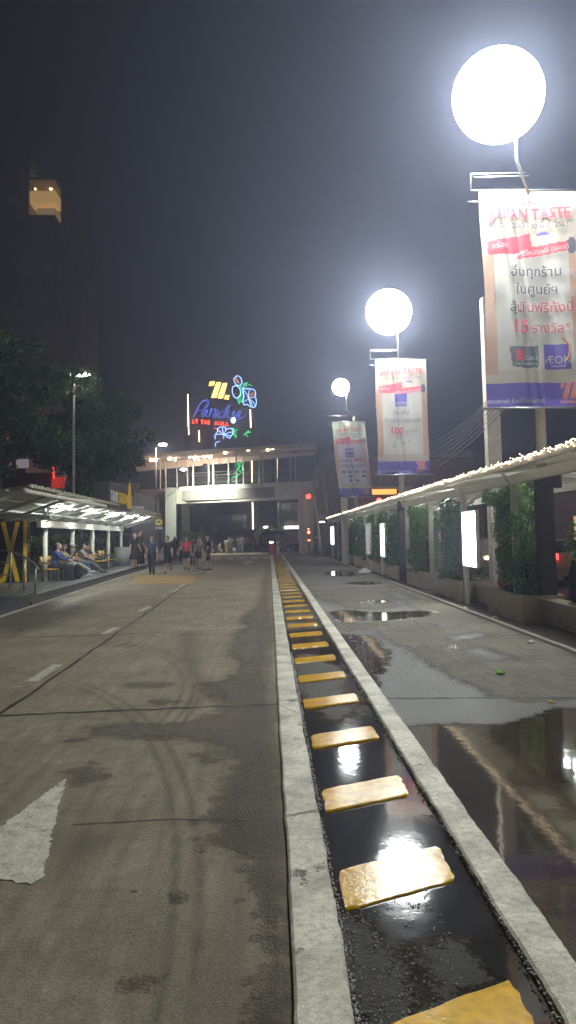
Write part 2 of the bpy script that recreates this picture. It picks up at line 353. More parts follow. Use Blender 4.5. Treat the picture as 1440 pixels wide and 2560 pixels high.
kerb('kerb',.985,1.17,-3,70,.035,kerb_mat('worn_white_kerb_wet',.6),2)
kerb('kerb',4.19,4.27,-3,62,.05,mat('kerb_side',(.34,.31,.25),.6,scale=9,bmp=.4),3)
mb=MB()
ys=[2,10,18,26,34,42,50,58,66,75]
for i in range(len(ys)-1):
    a,b=ys[i],ys[i+1]; mb.hexa([(kx(a)-.09,a,-.01),(kx(a)-.005,a,-.01),(kx(b)-.005,b,-.01),(kx(b)-.09,b,-.01)],[(kx(a)-.09,a,.03),(kx(a)-.005,a,.03),(kx(b)-.005,b,.03),(kx(b)-.09,b,.03)])
struct('kerb',mb,mat('kerb_side',(.34,.31,.25)))
mb=MB(); mb.box(4.27,5.9,-3,62,-.3,.02); struct('verge',mb,mat('bare_soil',(.07,.05,.035),.9,scale=8,bmp=.8))
mb=MB(); mb.box(5.9,30,-3,120,-.3,.004); struct('back_street',mb,mat('back_street_asphalt',(.05,.045,.045),.5,scale=5))
# painted markings, 4 mm above the road
def worn_paint(name,c,under,th=.42):
    m,nt,p=nodes(name); geo=nt.nodes.new('ShaderNodeNewGeometry'); pos=geo.outputs['Position']; n1=noise(nt,9,8,.7,pos); n2=noise(nt,60,4,.7,pos); n3=noise(nt,2.5,4,.6,pos)
    col=mixc(nt,.8,c,ramp(nt,n1,[(.36,.62),(.62,1.15)]),'MULTIPLY'); col=mixc(nt,.5,col,ramp(nt,n2,[(.36,.5),(.6,1.2)]),'MULTIPLY')
    k=mth(nt,'MULTIPLY',mth(nt,'SUBTRACT',th,mth(nt,'ADD',mth(nt,'MULTIPLY',n1,.6),mth(nt,'MULTIPLY',n2,.4))),25,True)
    nt.links.new(mixc(nt,k,col,under),p.inputs['Base Color']); p.inputs['Roughness'].default_value=.6; nt.links.new(bump(nt,n2,.6,.008),p.inputs['Normal']); _mc[name]=m; return m
mark=worn_paint('worn_road_paint',(.55,.52,.42),(.2,.17,.12),.46)
mb=MB()
def flat(poly,z=.005,m=0): mb.add([(x,y,z) for x,y in poly],[tuple(range(len(poly)))],m)
def ragged(poly, amp, seed, step=.06):
    r=random.Random(seed); out=[]
    for i in range(len(poly)):
        a=Vector(poly[i]); b=Vector(poly[(i+1)%len(poly)]); n=max(1,int((b-a).length/step)); nn=Vector((-(b-a).y,(b-a).x)).normalized()
        for k in range(n): out.append(tuple(a+(b-a)*k/n+nn*r.gauss(0,amp)*(k>0)))
    return out
for (u,v) in (((80,1705),(148,1662)),((260,1586),(293,1569)),((350,1529),(375,1516)),((412,1488),(430,1478)),((452,1466),(464,1459)),((487,1447),(498,1441)),((520,1432),(526,1428))):
    a=G(*u); b=G(*v); flat(ragged([(a.x-.08,a.y),(a.x+.06,a.y),(b.x+.06,b.y),(b.x-.08,b.y)],.008,int(u[0])))
y=35.5
for u in ((404,1492,447,1472),):
    a=G(u[0],u[1]); b=G(u[2],u[3]); flat([(a.x-.05,a.y),(a.x+.05,a.y),(b.x+.05,b.y),(b.x-.05,b.y)])
struct('lane_markings',mb,mark)
mb=MB()
flat(ragged([(-1.47,5.87),(-1.33,5.1),(-1.165,4.2),(-1.2,4.12),(-1.39,4.2),(-1.41,2.4),(-1.58,2.4),(-1.58,4.2),(-1.76,4.22),(-1.62,4.95),(-1.56,5.35)],.007,3,.035))
struct('road_arrow',mb,worn_paint('arrow_paint',(.66,.63,.5),(.22,.19,.14),.44))
mb=MB(); cx=-1.45
flat([(cx-.12,48),(cx+.12,48),(cx+.12,52),(cx+.5,52),(cx,56),(cx-.5,52),(cx-.12,52)]); struct('road_arrow',mb,mat('arrow_paint',(.62,.6,.46)))
mb=MB(); a=[G(322,1459),G(478,1459),G(502,1440),G(345,1438)]; flat([(p.x,p.y) for p in a]); struct('yellow_road_box',mb,mat('worn_yellow_road_paint',(.42,.25,.08),.6,var=.3,scale=10))
mb=MB()
for k in range(7):
    x=-6.1+k*.95; flat([(x,60),(x+.5,60),(x+.3,66),(x-.2,66)])
for k in range(5):
    x=-5.9+k*.5; flat([(x,46+k*.4),(x+.3,46+k*.4),(x+.8,50),(x+.5,50)])
struct('crosswalk',mb,mark)
# joints in the concrete
mb=MB(); jt=mat('joint_filler',(.015,.013,.012),.7)
def joint(pts,w,z=.003,seed=0):
    r=random.Random(seed); P=[]
    for i in range(len(pts)-1):
        n=24
        for k in range(n): P.append(Vector(pts[i]).lerp(Vector(pts[i+1]),k/n))
    P.append(Vector(pts[-1])); L=[];Rr=[]
    for i,p in enumerate(P):
        d=(P[min(i+1,len(P)-1)]-P[max(i-1,0)]).normalized(); n_=Vector((-d.y,d.x)); ww=w*(.6+r.random()*.8)/2; o=n_*r.gauss(0,w*.25)
        L.append(p+o+n_*ww); Rr.append(p+o-n_*ww)
    n=len(P); mb.add([(q.x,q.y,z) for q in L+Rr],[(i,i+1,n+i+1,n+i) for i in range(n-1)])
joint([(-5.4,7.7),(-2.6,8.0),(0.06,8.26)],.05,seed=1); joint([(1.17,8.42),(3.1,8.24),(4.19,8.2)],.045,seed=2)
joint([(-5.7,14.1),(-3.3,14.35),(.05,14.9)],.05,seed=3); joint([(-5.9,22),(.04,23)],.06,seed=4); joint([(-6,33),(.04,34)],.07,seed=5); joint([(-6.3,46),(.04,47)],.09,seed=6)
joint([(lx(3)+.02,2),(lx(14)+.04,14),(lx(30)+.06,30),(lx(60),60)],.045,seed=7)
joint([(.075,4.9),(.27,4.98)],.012,.042,8); joint([(.075,8.2),(.27,8.3)],.014,.042,9); joint([(1.0,8.38),(1.16,8.42)],.014,.042,9); joint([(.075,8.0),(.26,7.6)],.008,.042,4)
joint([(-3.6,5.2),(-2.4,5.25),(-1.7,5.12)],.012,.003,22); joint([(-1.2,4.95),(-.6,5.0),(-.1,4.93)],.01,.003,23)
struct('road_joints',mb,jt)
# ---------------------------------------------------------------- yellow rumble blocks in the gutter
def block_mat():
    m,nt,p=nodes('glossy_yellow_block'); geo=nt.nodes.new('ShaderNodeNewGeometry'); pos=geo.outputs['Position']
    n1=noise(nt,3,6,.6,pos); n2=noise(nt,18,5,.65,pos); n3=noise(nt,70,3,.6,pos)
    c=ramp(nt,n1,[(.3,(.70,.36,.004)),(.7,(.92,.54,.012))]); c=mixc(nt,.5,c,ramp(nt,n2,[(.38,.55),(.6,1.1)]),'MULTIPLY')
    nt.links.new(c,p.inputs['Base Color']); nt.links.new(mth(nt,'ADD',.12,mth(nt,'MULTIPLY',n3,.1)),p.inputs['Roughness'])
    nn=N(nt,'ShaderNodeCombineXYZ'); nn.inputs[2].default_value=1; nn.inputs[1].default_value=0
    nz=nt.nodes.new('ShaderNodeVectorMath'); nz.operation='NORMALIZE'; nt.links.new(nn.outputs[0],nz.inputs[0])
    h=mth(nt,'ADD',n1,mth(nt,'ADD',mth(nt,'MULTIPLY',n2,.5),mth(nt,'MULTIPLY',n3,.1))); p.inputs['Specular IOR Level'].default_value=.16; nt.links.new(bump(nt,h,.12,.03,nz.outputs[0]),p.inputs['Normal']); return m
bmat=block_mat(); protos=[]
def block(seed):
    r=random.Random(seed); base=[(-.285,-.28),(.285,.0),(.285,.42),(-.285,.13)]; base=[(x,y-.08) for x,y in base]; out=[]
    for i in range(4):
        a=Vector(base[i]); b=Vector(base[(i+1)%4])
        for k in range(9):
            t=k/9; p=a.lerp(b,t); c=Vector((0,0)); n_=(p-c).normalized(); p=p+n_*(r.gauss(0,.0045)-.012*(k==0)); out.append(p)
    n=len(out); vs=[(p.x*1.0,p.y*1.0,-.01) for p in out]+[(p.x,p.y,.004) for p in out]+[(p.x*.965,p.y*.965,.012) for p in out]+[(p.x*.5,p.y*.5,.0125) for p in out]+[(0,0,.0125)]
    fs=[]
    for k in range(3):
        for i in range(n): fs.append((k*n+i,k*n+(i+1)%n,(k+1)*n+(i+1)%n,(k+1)*n+i))
    fs+=[(3*n+i,3*n+(i+1)%n,4*n) for i in range(n)]
    me=bpy.data.meshes.new('rumble_block'); me.from_pydata(vs,[],fs); me.materials.append(bmat); me.polygons.foreach_set('use_smooth',[True]*len(fs)); return me
bm4=[block(i) for i in range(4)]
near=['glossy yellow rumble block at the bottom edge, cut off by the frame','yellow rumble block with the white lamp glare on it, second from the bottom','yellow rumble block with a dark worn triangular patch, third from the bottom','wet yellow rumble block just beyond the lamp reflection in the gutter']
Yb=[2.82,4.13,5.42,6.88,8.35]+[9.75+1.4*i for i in range(38)]
for i,Y in enumerate(Yb):
    o=bpy.data.objects.new('rumble_block',bm4[i%4]); COL.objects.link(o); o.location=(.605,Y,0)
    lab = near[i] if i<4 else 'narrow looking yellow rumble block in the receding row between the two kerbs'
    tag(o,lab,'rumble block','yellow rumble blocks in the gutter' if i<4 else 'far yellow rumble blocks')
# pale beads stand in for lamp glints along kerbs, grit and damp concrete
def beads():
    r=random.Random(9); mb=MB()
    def put(x,y,z,s): k=max(1,y/4.5); s*=1.9; mb.ell((x,y,z),(s*k,s*k,s*k*.7),7,4)
    for _ in range(750): y=2.6+9*r.random()**1.6; put(.283+r.gauss(0,.006),y,.012+r.random()*.02,r.uniform(.0015,.0035))
    for _ in range(350): y=2.6+9*r.random()**1.6; put(.974+r.gauss(0,.006),y,.012+r.random()*.02,r.uniform(.0015,.0035))
    for _ in range(420): y=2.6+1.5*r.random()**1.3; put(.3+.45*r.random()**1.8,y,.0,r.uniform(.0012,.003))
    for _ in range(300): y=2.6+7*r.random(); put(.02-.45*r.random()**1.5,y,.001,r.uniform(.001,.0025))
    for _ in range(700): y=8+9*r.random(); put(1.25+1.7*r.random()**1.3,y,.001,r.uniform(.001,.0022))
    for _ in range(300): y=8+5*r.random(); put(-.1-.55*r.random(),y,.001,r.uniform(.001,.002))
    m=mat('water_bead',(.35,.35,.34),.32,var=.05,bmp=0,spec=1); struct('glint_beads',mb,m,'stuff',True)
beads()
# litter
def litter(name,label,cat,c,size,col,seed,shape='crumple'):
    r=random.Random(seed); b=MB()
    b.ell((0,0,size*.35),(size,size*.8,size*.45),10,7)
    b.v=[(x*(1+r.uniform(-.3,.3)),y*(1+r.uniform(-.3,.3)),max(.002,z*(1+r.uniform(-.35,.35)))) for x,y,z in b.v]
    o=b.build(name,mat('litter_'+name+str(seed),col,.5,var=.2,scale=20),None); o.location=c; tag(o,label,cat); return o
g_=G(912,1436); litter('plastic_bag','crumpled white plastic bag lying by the far puddle near the right kerb','bag',(g_.x,g_.y,0),.27,(.6,.6,.58),3)
g_=G(1328,1608); litter('paper_scrap','silvery crumpled scrap beside the big dark trunk at the right kerb','litter',(g_.x,g_.y,.0),.06,(.6,.6,.6),4)
g_=G(1236,1550); litter('paper_scrap','white paper scrap just outside the kerb below the nearest full planter','litter',(g_.x,g_.y,0.02),.06,(.7,.68,.62),5)
g_=G(1250,1686); litter('green_leaf','bright green leaf lying flat on the side lane','leaf',(g_.x,g_.y,0),.06,(.18,.4,.04),6)
g_=G(1376,1757); litter('yellow_wrapper','small yellow wrapper at the edge of the big puddle','litter',(g_.x,g_.y,0),.03,(.7,.5,.1),7)
g_=G(1158,1524); litter('paper_scrap','small white scrap by the kerb near the lit advertising panel','litter',(g_.x+.05,g_.y,.02),.05,(.7,.7,.65),9)
# ================================================================ RIGHT SIDE: lamp posts, banners, covered walk
# ---- banners
BW,BH=1.82,4.1
paperc=mat('banner_vinyl',(.39,.345,.285),.3,var=.04,trans=.3,bmp=.05); peach=mat('banner_peach_print',(.42,.26,.185),.3,var=.1,trans=.3,bmp=.05); purple=mat('banner_purple_print',(.1,.07,.3),.35,trans=.2,var=.1,bmp=.05)
ink=mat('banner_dark_ink',(.06,.05,.07),.4,var=.1,bmp=0); redink=mat('banner_red_ink',(.36,.05,.07),.4,var=.1,bmp=0); gold=mat('banner_gold_print',(.6,.2,.07),.45,var=.1,bmp=0); whitei=mat('banner_white_print',(.43,.405,.37),.35,var=.05,bmp=0,trans=.3)
lilac=mat('banner_lilac_print',(.42,.38,.46),.4,var=.05,bmp=0,trans=.3); slate=mat('banner_slate_print',(.08,.1,.11),.45,bmp=0); greeni=mat('banner_pale_green',(.42,.46,.34),.4,var=.1,trans=.3,bmp=0)
BM=[paperc,peach,purple,ink,redink,gold,whitei,lilac,slate,greeni]
def mall_logo(mb,cx,cz,s,y,m):      # slanted striped letter mark
    for (x0,x1,z0,z1) in ((0,.22,.68,1.0),(.3,.62,0,1.0),(.72,1.04,0,1.0)):
        for k in range(4):
            w=(x1-x0)/4; a=x0+k*w; sl=.28
            mb.add([(cx+(a+z0*sl)*s,y,cz+z0*s),(cx+(a+w*.68+z0*sl)*s,y,cz+z0*s),(cx+(a+w*.68+z1*sl)*s,y,cz+z1*s),(cx+(a+z1*sl)*s,y,cz+z1*s)],[(0,1,2,3)],m)
    for k in range(3):
        a=1.12+k*.1; mb.add([(cx+a*s,y,cz),(cx+(a+.06)*s,y,cz),(cx+(a+.1)*s,y,cz+.25*s),(cx+(a+.04)*s,y,cz+.25*s)],[(0,1,2,3)],m)
def rectp(mb,x0,x1,z0,z1,y,m,tilt=0): mb.add([(x0,y,z0),(x1,y,z0+tilt),(x1,y,z1+tilt),(x0,y,z1)],[(0,1,2,3)],m)
def wave(x,z,seed,k):         # cloth relief
    return k*(.06*math.sin(x*5.2+seed+z*.5)+.02*math.sin(x*13+z*1.3+seed*2)*(z/BH)**.6+.03*math.sin(z*2.1+seed+x)+.05*math.exp(-((x-.35-.12*(BH-z))/.05)**2)+.04*math.exp(-((x-.6-.1*(BH-z))/.04)**2))
def zadd(z,poly,m): z.append((poly,m))
def banner(label, loc, kind, skew=0, seed=1, k=1):
    t=thing('banner',label,'banner',loc,0,'advertising banners hung along the side lane')
    zones=[]; cl=MB(); nx,nz=90,200
    vs=[];fs=[];ms=[]
    for j in range(nz+1):
        for i in range(nx+1):
            x=i/nx*BW; z=j/nz*BH; vs.append([x,0,z])
    for j in range(nz):
        for i in range(nx):
            fs.append((j*(nx+1)+i,j*(nx+1)+i+1,(j+1)*(nx+1)+i+1,(j+1)*(nx+1)+i)); zc=(j+.5)/nz*BH; xc=(i+.5)/nx*BW
            m=2 if zc<.46 else 0 if (zc<.62) else (1 if (xc<.2 or xc>BW-.2) and zc<2.9 else (9 if kind==3 and zc>3 else 0))
            ms.append(m)
    cl.v=vs; cl.f=fs; cl.m=[int(q) for q in ms]
    pr=MB(); y=-.055; texts=[]; marks=[]
    def NP():
        q=MB(); marks.append(q); return q
    def TB(*a,**k):
        q=MB(); text_mb(q,*a,**k); texts.append(q)
    if kind==3: zadd(zones,[(.2,.75),(BW-.2,.75),(BW-.2,2.8),(.2,2.8)],7)
    else: zadd(zones,[(.22,.69),(BW-.2,.69),(BW-.2,3.0),(.22,3.0)],6)
    TB('THE MALL',.13,(BW/2,y,3.82),4); TB('JAPAN TASTE',.29,(BW/2,y,3.55),4,bold=.006,squash=.86)
    TB('1 ต.ค. 2563 - 30 พ.ย. 2563',.13,(BW/2,y,3.38),3)
    # red ribbon with its fan shape and the round lantern
    zadd(zones,[(.1,2.88),(.62,2.9),(.95,3.02),(.93,3.3),(.6,3.22),(.12,3.14)],4)
    zadd(zones,[(.62,2.8),(1.68,2.96),(1.68,3.14),(.9,3.04)],4)
    zadd(zones,[(1.68+.09*math.cos(a),3.04+.16*math.sin(a)) for a in [k*PI/8 for k in range(16)]],3)
    TB('อร่อย',.14,(.32,y-.012,2.99),6,rotz=.06); TB('ได้ใหม่กินฟรี ตลอดปี',.13,(1.17,y-.012,2.9),6,rotz=.14,squash=.85)
    # plain generic sketch of a diner under a dark cap
    zadd(zones,[(1.17+.12*math.cos(a),3.25+.07*math.sin(a)) for a in [k*PI/8 for k in range(9)]],2)
    if kind==1:
        TB('อิ่มทุกร้าน',.25,(.98,y,2.46),3); TB('ในศูนย์ฯ',.25,(.98,y,2.12),3)
        TB('ลุ้น',.25,(.58,y,1.77),3); TB('กินฟรีทั้งปี',.25,(1.13,y,1.77),4)
        TB('15',.34,(.62,y,1.38),4,bold=.008); TB('รางวัล*',.25,(1.2,y,1.38),4)
        zadd(zones,[(.42,1.12),(.97,1.14),(.96,.74),(.7,.71),(.47,.76)],8); zadd(zones,[(.53,.86),(.68,.86),(.68,1.07),(.53,1.07)],4); TB('Card',.13,(.8,y-.008,.86),6); rectp(pr,.5,.94,.825,.832,y-.004,6); TB('FOR ALL LIFESTYLES',.05,(.71,y-.008,.77),6)
        zadd(zones,[(1.07,.7),(1.55,.7),(1.55,1.17),(1.07,1.17)],2); TB('ÆON',.2,(1.31,y-.008,.8),6); TB('ธนสินทรัพย์',.06,(1.31,y-.008,.73),6)
        NP().torus((1.22,y-.006,1.04),.3,.014,'y',16,5,5,R(-45),R(55))
        for (cx,cz) in ((.26,2.2),(1.58,2.15),(1.68,2.5)):
            for q in (.05,.1): NP().torus((cx,y,cz),q,.006,'y',18,4,7)
    elif kind==2:
        zadd(zones,[(.66,2.42),(1.1,2.42),(1.1,2.86),(.66,2.86)],2); rectp(pr,.66,1.1,2.62,2.66,y-.003,6); TB('ÆON',.17,(.88,y-.008,2.46),6)
        TB('รับเพิ่ม',.2,(.88,y,2.12),3); TB('บัตรกำนัลศูนย์ฯ',.21,(.9,y,1.83),3)
        TB('100',.34,(.7,y,1.43),4,bold=.01); TB('บาท*',.21,(1.2,y,1.43),3); TB('100',.12,(.9,y,1.06),3,rotz=.12)
        NP().ell((.58,y,1.03),(.03,.004,.03),8,4,3); NP().ell((1.14,y,1.15),(.03,.004,.03),8,4,3); zadd(zones,[(.55,.94),(.63,.94),(.63,.955),(.55,.955)],3)
    else:
        for q in range(3): zadd(zones,[(.6+q*.16,2.5),(.7+q*.16,2.5),(.7+q*.16,2.66),(.6+q*.16,2.66)],2)
        zadd(zones,[(.6,2.16),(1.06,2.16),(1.06,2.44),(.6,2.44)],2); TB('ÆON',.17,(.83,y-.008,2.2),6)
        TB('ลดสูงสุด',.2,(.55,y,1.9),3); TB('40%',.3,(1.25,y,1.9),4,bold=.008); TB('จากร้านอาหารดัง',.2,(.9,y,1.62),3)
        rr=random.Random(4)
        for row in range(3):
            for q in range(4):
                if row==2 and q in (0,3): continue
                cx=.38+q*.36; cz=1.35-row*.24
                if (q+row)%2: NP().ell((cx,y,cz),(.09,.004,.075),12,6,[2,0,8,3][(q*2+row)%4])
                else: zadd(zones,[(cx-.1,cz-.06),(cx+.1,cz-.06),(cx+.1,cz+.06),(cx-.1,cz+.06)],[2,3,8][(q+row)%3])
    mall_logo(NP(),1.28,.14,.3,y,5); TB('THE MALL',.07,(1.48,y,.05),5); TB('เดอะมอลล์ ช้อปปิ้งเซ็นเตอร์',.11,(.5,y,.07),6,squash=.9)
    cen=np.array([[(f+.5)/nx*BW,(g+.5)/nz*BH] for g in range(nz) for f in range(nx)]); cm=np.array(cl.m)
    for poly,m_ in zones: cm[poly_sd(cen,poly)>0]=m_
    cl.m=cm.tolist()
    for m_ in [cl]+texts+marks:
        out=[]
        for (x,yy,z) in m_.v:
            e=min(1,max(0,(BH-z)/.3))*min(1,z/.2+.3); out.append((x+skew*(BH-z)/BH - .02*math.sin(z*1.7+seed)*(x<.2),yy+wave(x,z,seed,k)*e,z))
        m_.v=out
    cl.build('cloth',BM,t,True); [q.build('emblem',BM,t) for q in marks]
    for q in texts: q.build('lettering',BM,t)
    for nm,z,x0 in (('top_rod',BH+.02,-.16),('bottom_rod',-.02,-.12)):
        b=MB(); xs=skew if z<1 else 0; b.tube([(x0+xs,.0,z),(BW+.12+xs,.0,z)],.022,8); b.build(nm,grey_steel,t,True)
    b=MB(); b.tube([(-.16,0,BH+.02),(-.16,0,BH+.34),(.9,0,BH+.36)],.018,6); b.tube([(-.1,0,BH+.28),(.95,0,BH+.3)],.014,6); b.tube([(-.22,0,BH-.2),(-.02,0,BH-.2)],.018,6); b.build('bracket',grey_steel,t,True)
    return t
b1=at(1199,479,14.5); b2=at(938,899,28.0); b3=at(829,1055,43.3)
banner('nearest wrinkled banner, 15 in red above two card logos, cut by the right edge',(b1.x,14.5,b1.z-BH),1,.03,1,.75)
banner('middle banner with a red 100 on white, hanging straight above the walkway roof',(b2.x,28.0,b2.z-BH),2,.0,2.5,.7)
banner('farthest banner with a red 40% and rows of small logos, hung askew',(b3.x,43.3,b3.z-BH),3,.33,4,1)
# ---- street lamps
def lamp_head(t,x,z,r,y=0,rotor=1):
    b=MB(); b.ell((x,y,z),(r,r,r*1.02),28,20); b.build('lamp_glare_globe',lamp_em,t,True)
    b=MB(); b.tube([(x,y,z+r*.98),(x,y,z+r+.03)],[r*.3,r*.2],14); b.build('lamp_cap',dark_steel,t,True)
def right_lamp(label,Y,x,xl,z,r,yo,zb,grp='street lamps along the side lane'):
    t=thing('street_lamp',label,'street lamp',(x,Y,0),0,grp)
    b=MB(); b.box(-.14,.14,-.14,.14,.0,2.75,0,.01); b.build('post_casing',mat('roof_shade_casing',(.035,.028,.024),.6),t); b=MB(); b.box(-.2,.28,-.2,-.141,2.5,2.85,0,.005); b.build('junction_box',mat('dark_box',(.012,.01,.01),.8),t)  # casing colour holds the shade below the walkway roof
    b=MB(); b.tube([(0,0,2.7),(0,0,zb)],[.1,.07],12); b.build('pole',cream,t,True)
    b=MB(); sx_=xl-x+.28; b.tube([(0,0,zb-.06),(sx_,yo,zb),(sx_,yo,z-r*.85),(sx_-.1,yo,z-r*.8)],.026,8); b.build('stem',white_steel,t,True)
    b=MB(); b.ell((xl-x,yo,z),(r,r,r),28,20); b.build('lamp_glare_globe',lamp_em,t,True)  # oversized ball gives the glare around a small lamp head a shape
    b=MB(); b.tube([(xl-x,yo,z+r*.99),(xl-x,yo,z+r+.05)],[.12,.06],12); b.build('lamp_cap',dark_steel,t,True)
    return t
l1=at(1245,240,13.3); l2=at(972,780,26.8); l3=at(852,968,42.4)
right_lamp('nearest street lamp, its glare built as a huge white globe above the 15 prizes banner',14.9,5.16,l1.x,l1.z,.78,-1.6,8.12)
right_lamp('middle street lamp, its glare built as a white globe above the red 100 banner',28.6,4.78,l2.x,l2.z,.77,-1.8,8.05)
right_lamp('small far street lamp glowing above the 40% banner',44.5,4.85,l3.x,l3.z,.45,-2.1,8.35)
right_lamp('assumed street lamp out of view beside the side lane, added at the near end of the row to light the foreground',.8,5.16,4.5,9.9,.62,-.6,8.3)  # assumed lamp outside the view, added to light the near road and banner
b=MB(); c0=at(868,1407,46.6)
b.box(4.2,4.58,46.5,46.9,0,6.2,0,.02); tag(b.build('concrete_column',mat('pale_concrete',(.5,.46,.36),.7,var=.12)),'pale square column standing at the kerb under the 40% banner','column')
b=MB(); p=at(1232,1100,26); b.box(p.x-.22,p.x+.22,25.8,26.2,0,9.5,0,.02); tag(b.build('concrete_column',mat('tan_concrete',(.42,.36,.28),.7)),'tan column rising behind the walkway roof under the 15 prizes banner','column')
# ---- covered walk
RX=4.3; RZ=2.95
w=thing('walkway_roof','long pale walkway roof along the side lane, edged with tiny warm lights','roof',(0,0,0))
b=MB(); n=30
xs=[(RX,RZ),(RX+1.5,RZ+.18),(RX+3.6,RZ+.05)]
for i in range(2):
    (xa,za),(xb,zb)=xs[i],xs[i+1]; b.hexa([(xa,7,za-.03),(xb,7,zb-.03),(xb,60,zb-.03),(xa,60,za-.03)],[(xa,7,za),(xb,7,zb),(xb,60,zb),(xa,60,za)])
b.build('roof_sheet',mat('roof_sheet_translucent',(.8,.76,.66),.5,var=.1,scale=3,trans=.75),w)
b=MB()
for k in range(27):
    y=7.3+k*2.0
    b.bar((RX+.05,y,RZ-.09),(RX+1.5,y,RZ+.09),.06,.1); b.bar((RX+1.5,y,RZ+.09),(RX+3.5,y,RZ-.03),.06,.1)
    if k%2==0: b.bar((4.78,y,2.35),(RX+.2,y,RZ-.1),.05,.05); b.bar((4.78,y,2.35),(5.6,y,RZ+.02),.06,.06)
b.build('rafters',white_steel,w)
b=MB(); b.box(4.72,4.82,7,60,2.62,2.8); b.box(6.9,7.0,7,60,2.62,2.8); b.box(RX-.02,RX+.03,7,60,RZ-.13,RZ-.031); b.build('long_beam',white_steel,w)
for k in range(14):
    y=7.2+4.06*k if k else 7.5
    y=15.45-4.06*2+4.06*k+ (0)
    if abs(y-28.6)<.5 or abs(y-46.6)<.4: y-=.7
    b=MB(); b.box(4.71,4.83,y-.06,y+.06,.02,2.62); b.build('post',white_steel,w)
    if k%2==0: b=MB(); b.box(6.89,7.01,y+1.0,y+1.12,.0,2.62); b.build('post',white_steel,w)
# tiny lights along the edge
t=thing('string_lights','warm white fairy lights wrapped along the edge of the walkway roof','string lights',(0,0,0)); r=random.Random(2)
b=MB(); P=[]; y=7.0
while y<60: P.append((RX-.035+r.gauss(0,.012),y,RZ-.02+r.gauss(0,.02))); y+=.12 if y<25 else .3
b.tube(P,.007,4); b.build('wire',black_p,t)
b=MB(); y=7.0
while y<60:
    s=.008 if y<22 else .012
    b.ell((RX-.05+r.gauss(0,.012),y,RZ+r.gauss(-.015,.022)),s,6,4); y+=r.uniform(.012,.05) if y<25 else r.uniform(.05,.15)
o=b.build('bulbs',emit('fairy_bulb',(1,.78,.5),8),t); o['kind']='stuff'
# ceiling tubes under the walk roof
for i,(px,py) in enumerate(((1405,1180),(1145,1235),(1076,1250),(1029,1262),(979,1269),(945,1277),(922,1283),(893,1289))):
    Y=[15.7,23.3,27.4,31.5,35.6,39.6,43.6,47.7][i]; p=at(px,py,Y)
    t=thing('tube_light','white tube light in the line under the walkway roof' if i else 'brightest tube light under the walkway roof, right of the dark lamp casing','light',(p.x,Y,p.z),0,'tube lights under the walkway roof')
    b=MB(); b.tube([(0,-.45,0),(0,.45,0)],.035,8); b.build('tube',tube_em,t,True); b=MB(); b.box(-.05,.05,-.55,.55,.036,.09); b.tube([(0,0,.08),(0,0,max(.12,RZ+.05-p.z))],.008,5); b.build('fitting',white_p,t)
# ---- planters with clipped climbing shrubs
conc=mat('tan_planter_concrete',(.6,.5,.36),.75,var=.18,scale=4,bmp=.3)
def leaf_mat(name,c1,c2,rough=.45):
    m,nt,p=nodes(name); g=nt.nodes.new('ShaderNodeNewGeometry'); rr=N(nt,'ShaderNodeObjectInfo')
    c=ramp(nt,g.outputs['Random Per Island'],[(0,c1),(1,c2)]); nt.links.new(c,p.inputs['Base Color']); p.inputs['Roughness'].default_value=rough
    t=nt.nodes.new('ShaderNodeBsdfTranslucent'); nt.links.new(c,t.inputs[0]); a=nt.nodes.new('ShaderNodeMixShader'); a.inputs[0].default_value=.4
    o=[x for x in nt.nodes if x.type=='OUTPUT_MATERIAL'][0]; nt.links.new(p.outputs[0],a.inputs[1]); nt.links.new(t.outputs[0],a.inputs[2]); nt.links.new(a.outputs[0],o.inputs[0]); return m
hleaf=leaf_mat('shrub_leaf',(.07,.17,.035),(.28,.48,.11)); tleaf=leaf_mat('tree_leaf',(.022,.05,.014),(.085,.16,.04))
bark=mat('bark',(.06,.05,.04),.9,var=.3,scale=12,bmp=.8)
def leaves(pts, size, seed, mt, name, parent):
    r=np.random.default_rng(seed); n=len(pts); pts=np.array(pts)
    d=r.normal(size=(n,3)); d/=np.linalg.norm(d,axis=1)[:,None]; e=np.cross(d,r.normal(size=(n,3))); e/=np.linalg.norm(e,axis=1)[:,None]
    s=size*r.uniform(.6,1.35,(n,1)); v=np.stack([pts-d*s,pts+e*s*.45,pts+d*s,pts-e*s*.45],1).reshape(-1,3)
    me=bpy.data.meshes.new(name); me.vertices.add(4*n); me.vertices.foreach_set('co',v.ravel().astype(np.float32)); me.loops.add(4*n); me.loops.foreach_set('vertex_index',np.arange(4*n,dtype=np.int32))
    me.polygons.add(n); me.polygons.foreach_set('loop_start',np.arange(0,4*n,4,dtype=np.int32)); me.update(calc_edges=True); me.validate()
    me.materials.append(mt); o=bpy.data.objects.new(name,me); COL.objects.link(o); o.parent=parent; return o
def shrub_points(L,Dp,Hh,n,seed):
    r=np.random.default_rng(seed); out=[]; blobs=[]
    for _ in range(60): blobs.append((r.uniform(-L/2,L/2),r.uniform(-Dp/2,Dp/2),r.uniform(0,Hh),r.uniform(.14,.32)))
    for _ in range(n):
        bx,by,bz,br=blobs[r.integers(60)]; d=r.normal(size=3); d/=np.linalg.norm(d); q=br*r.uniform(.6,1.12)
        out.append((by+d[0]*q*.8, bx+d[1]*q, max(.03,bz+d[2]*q)))
    return out
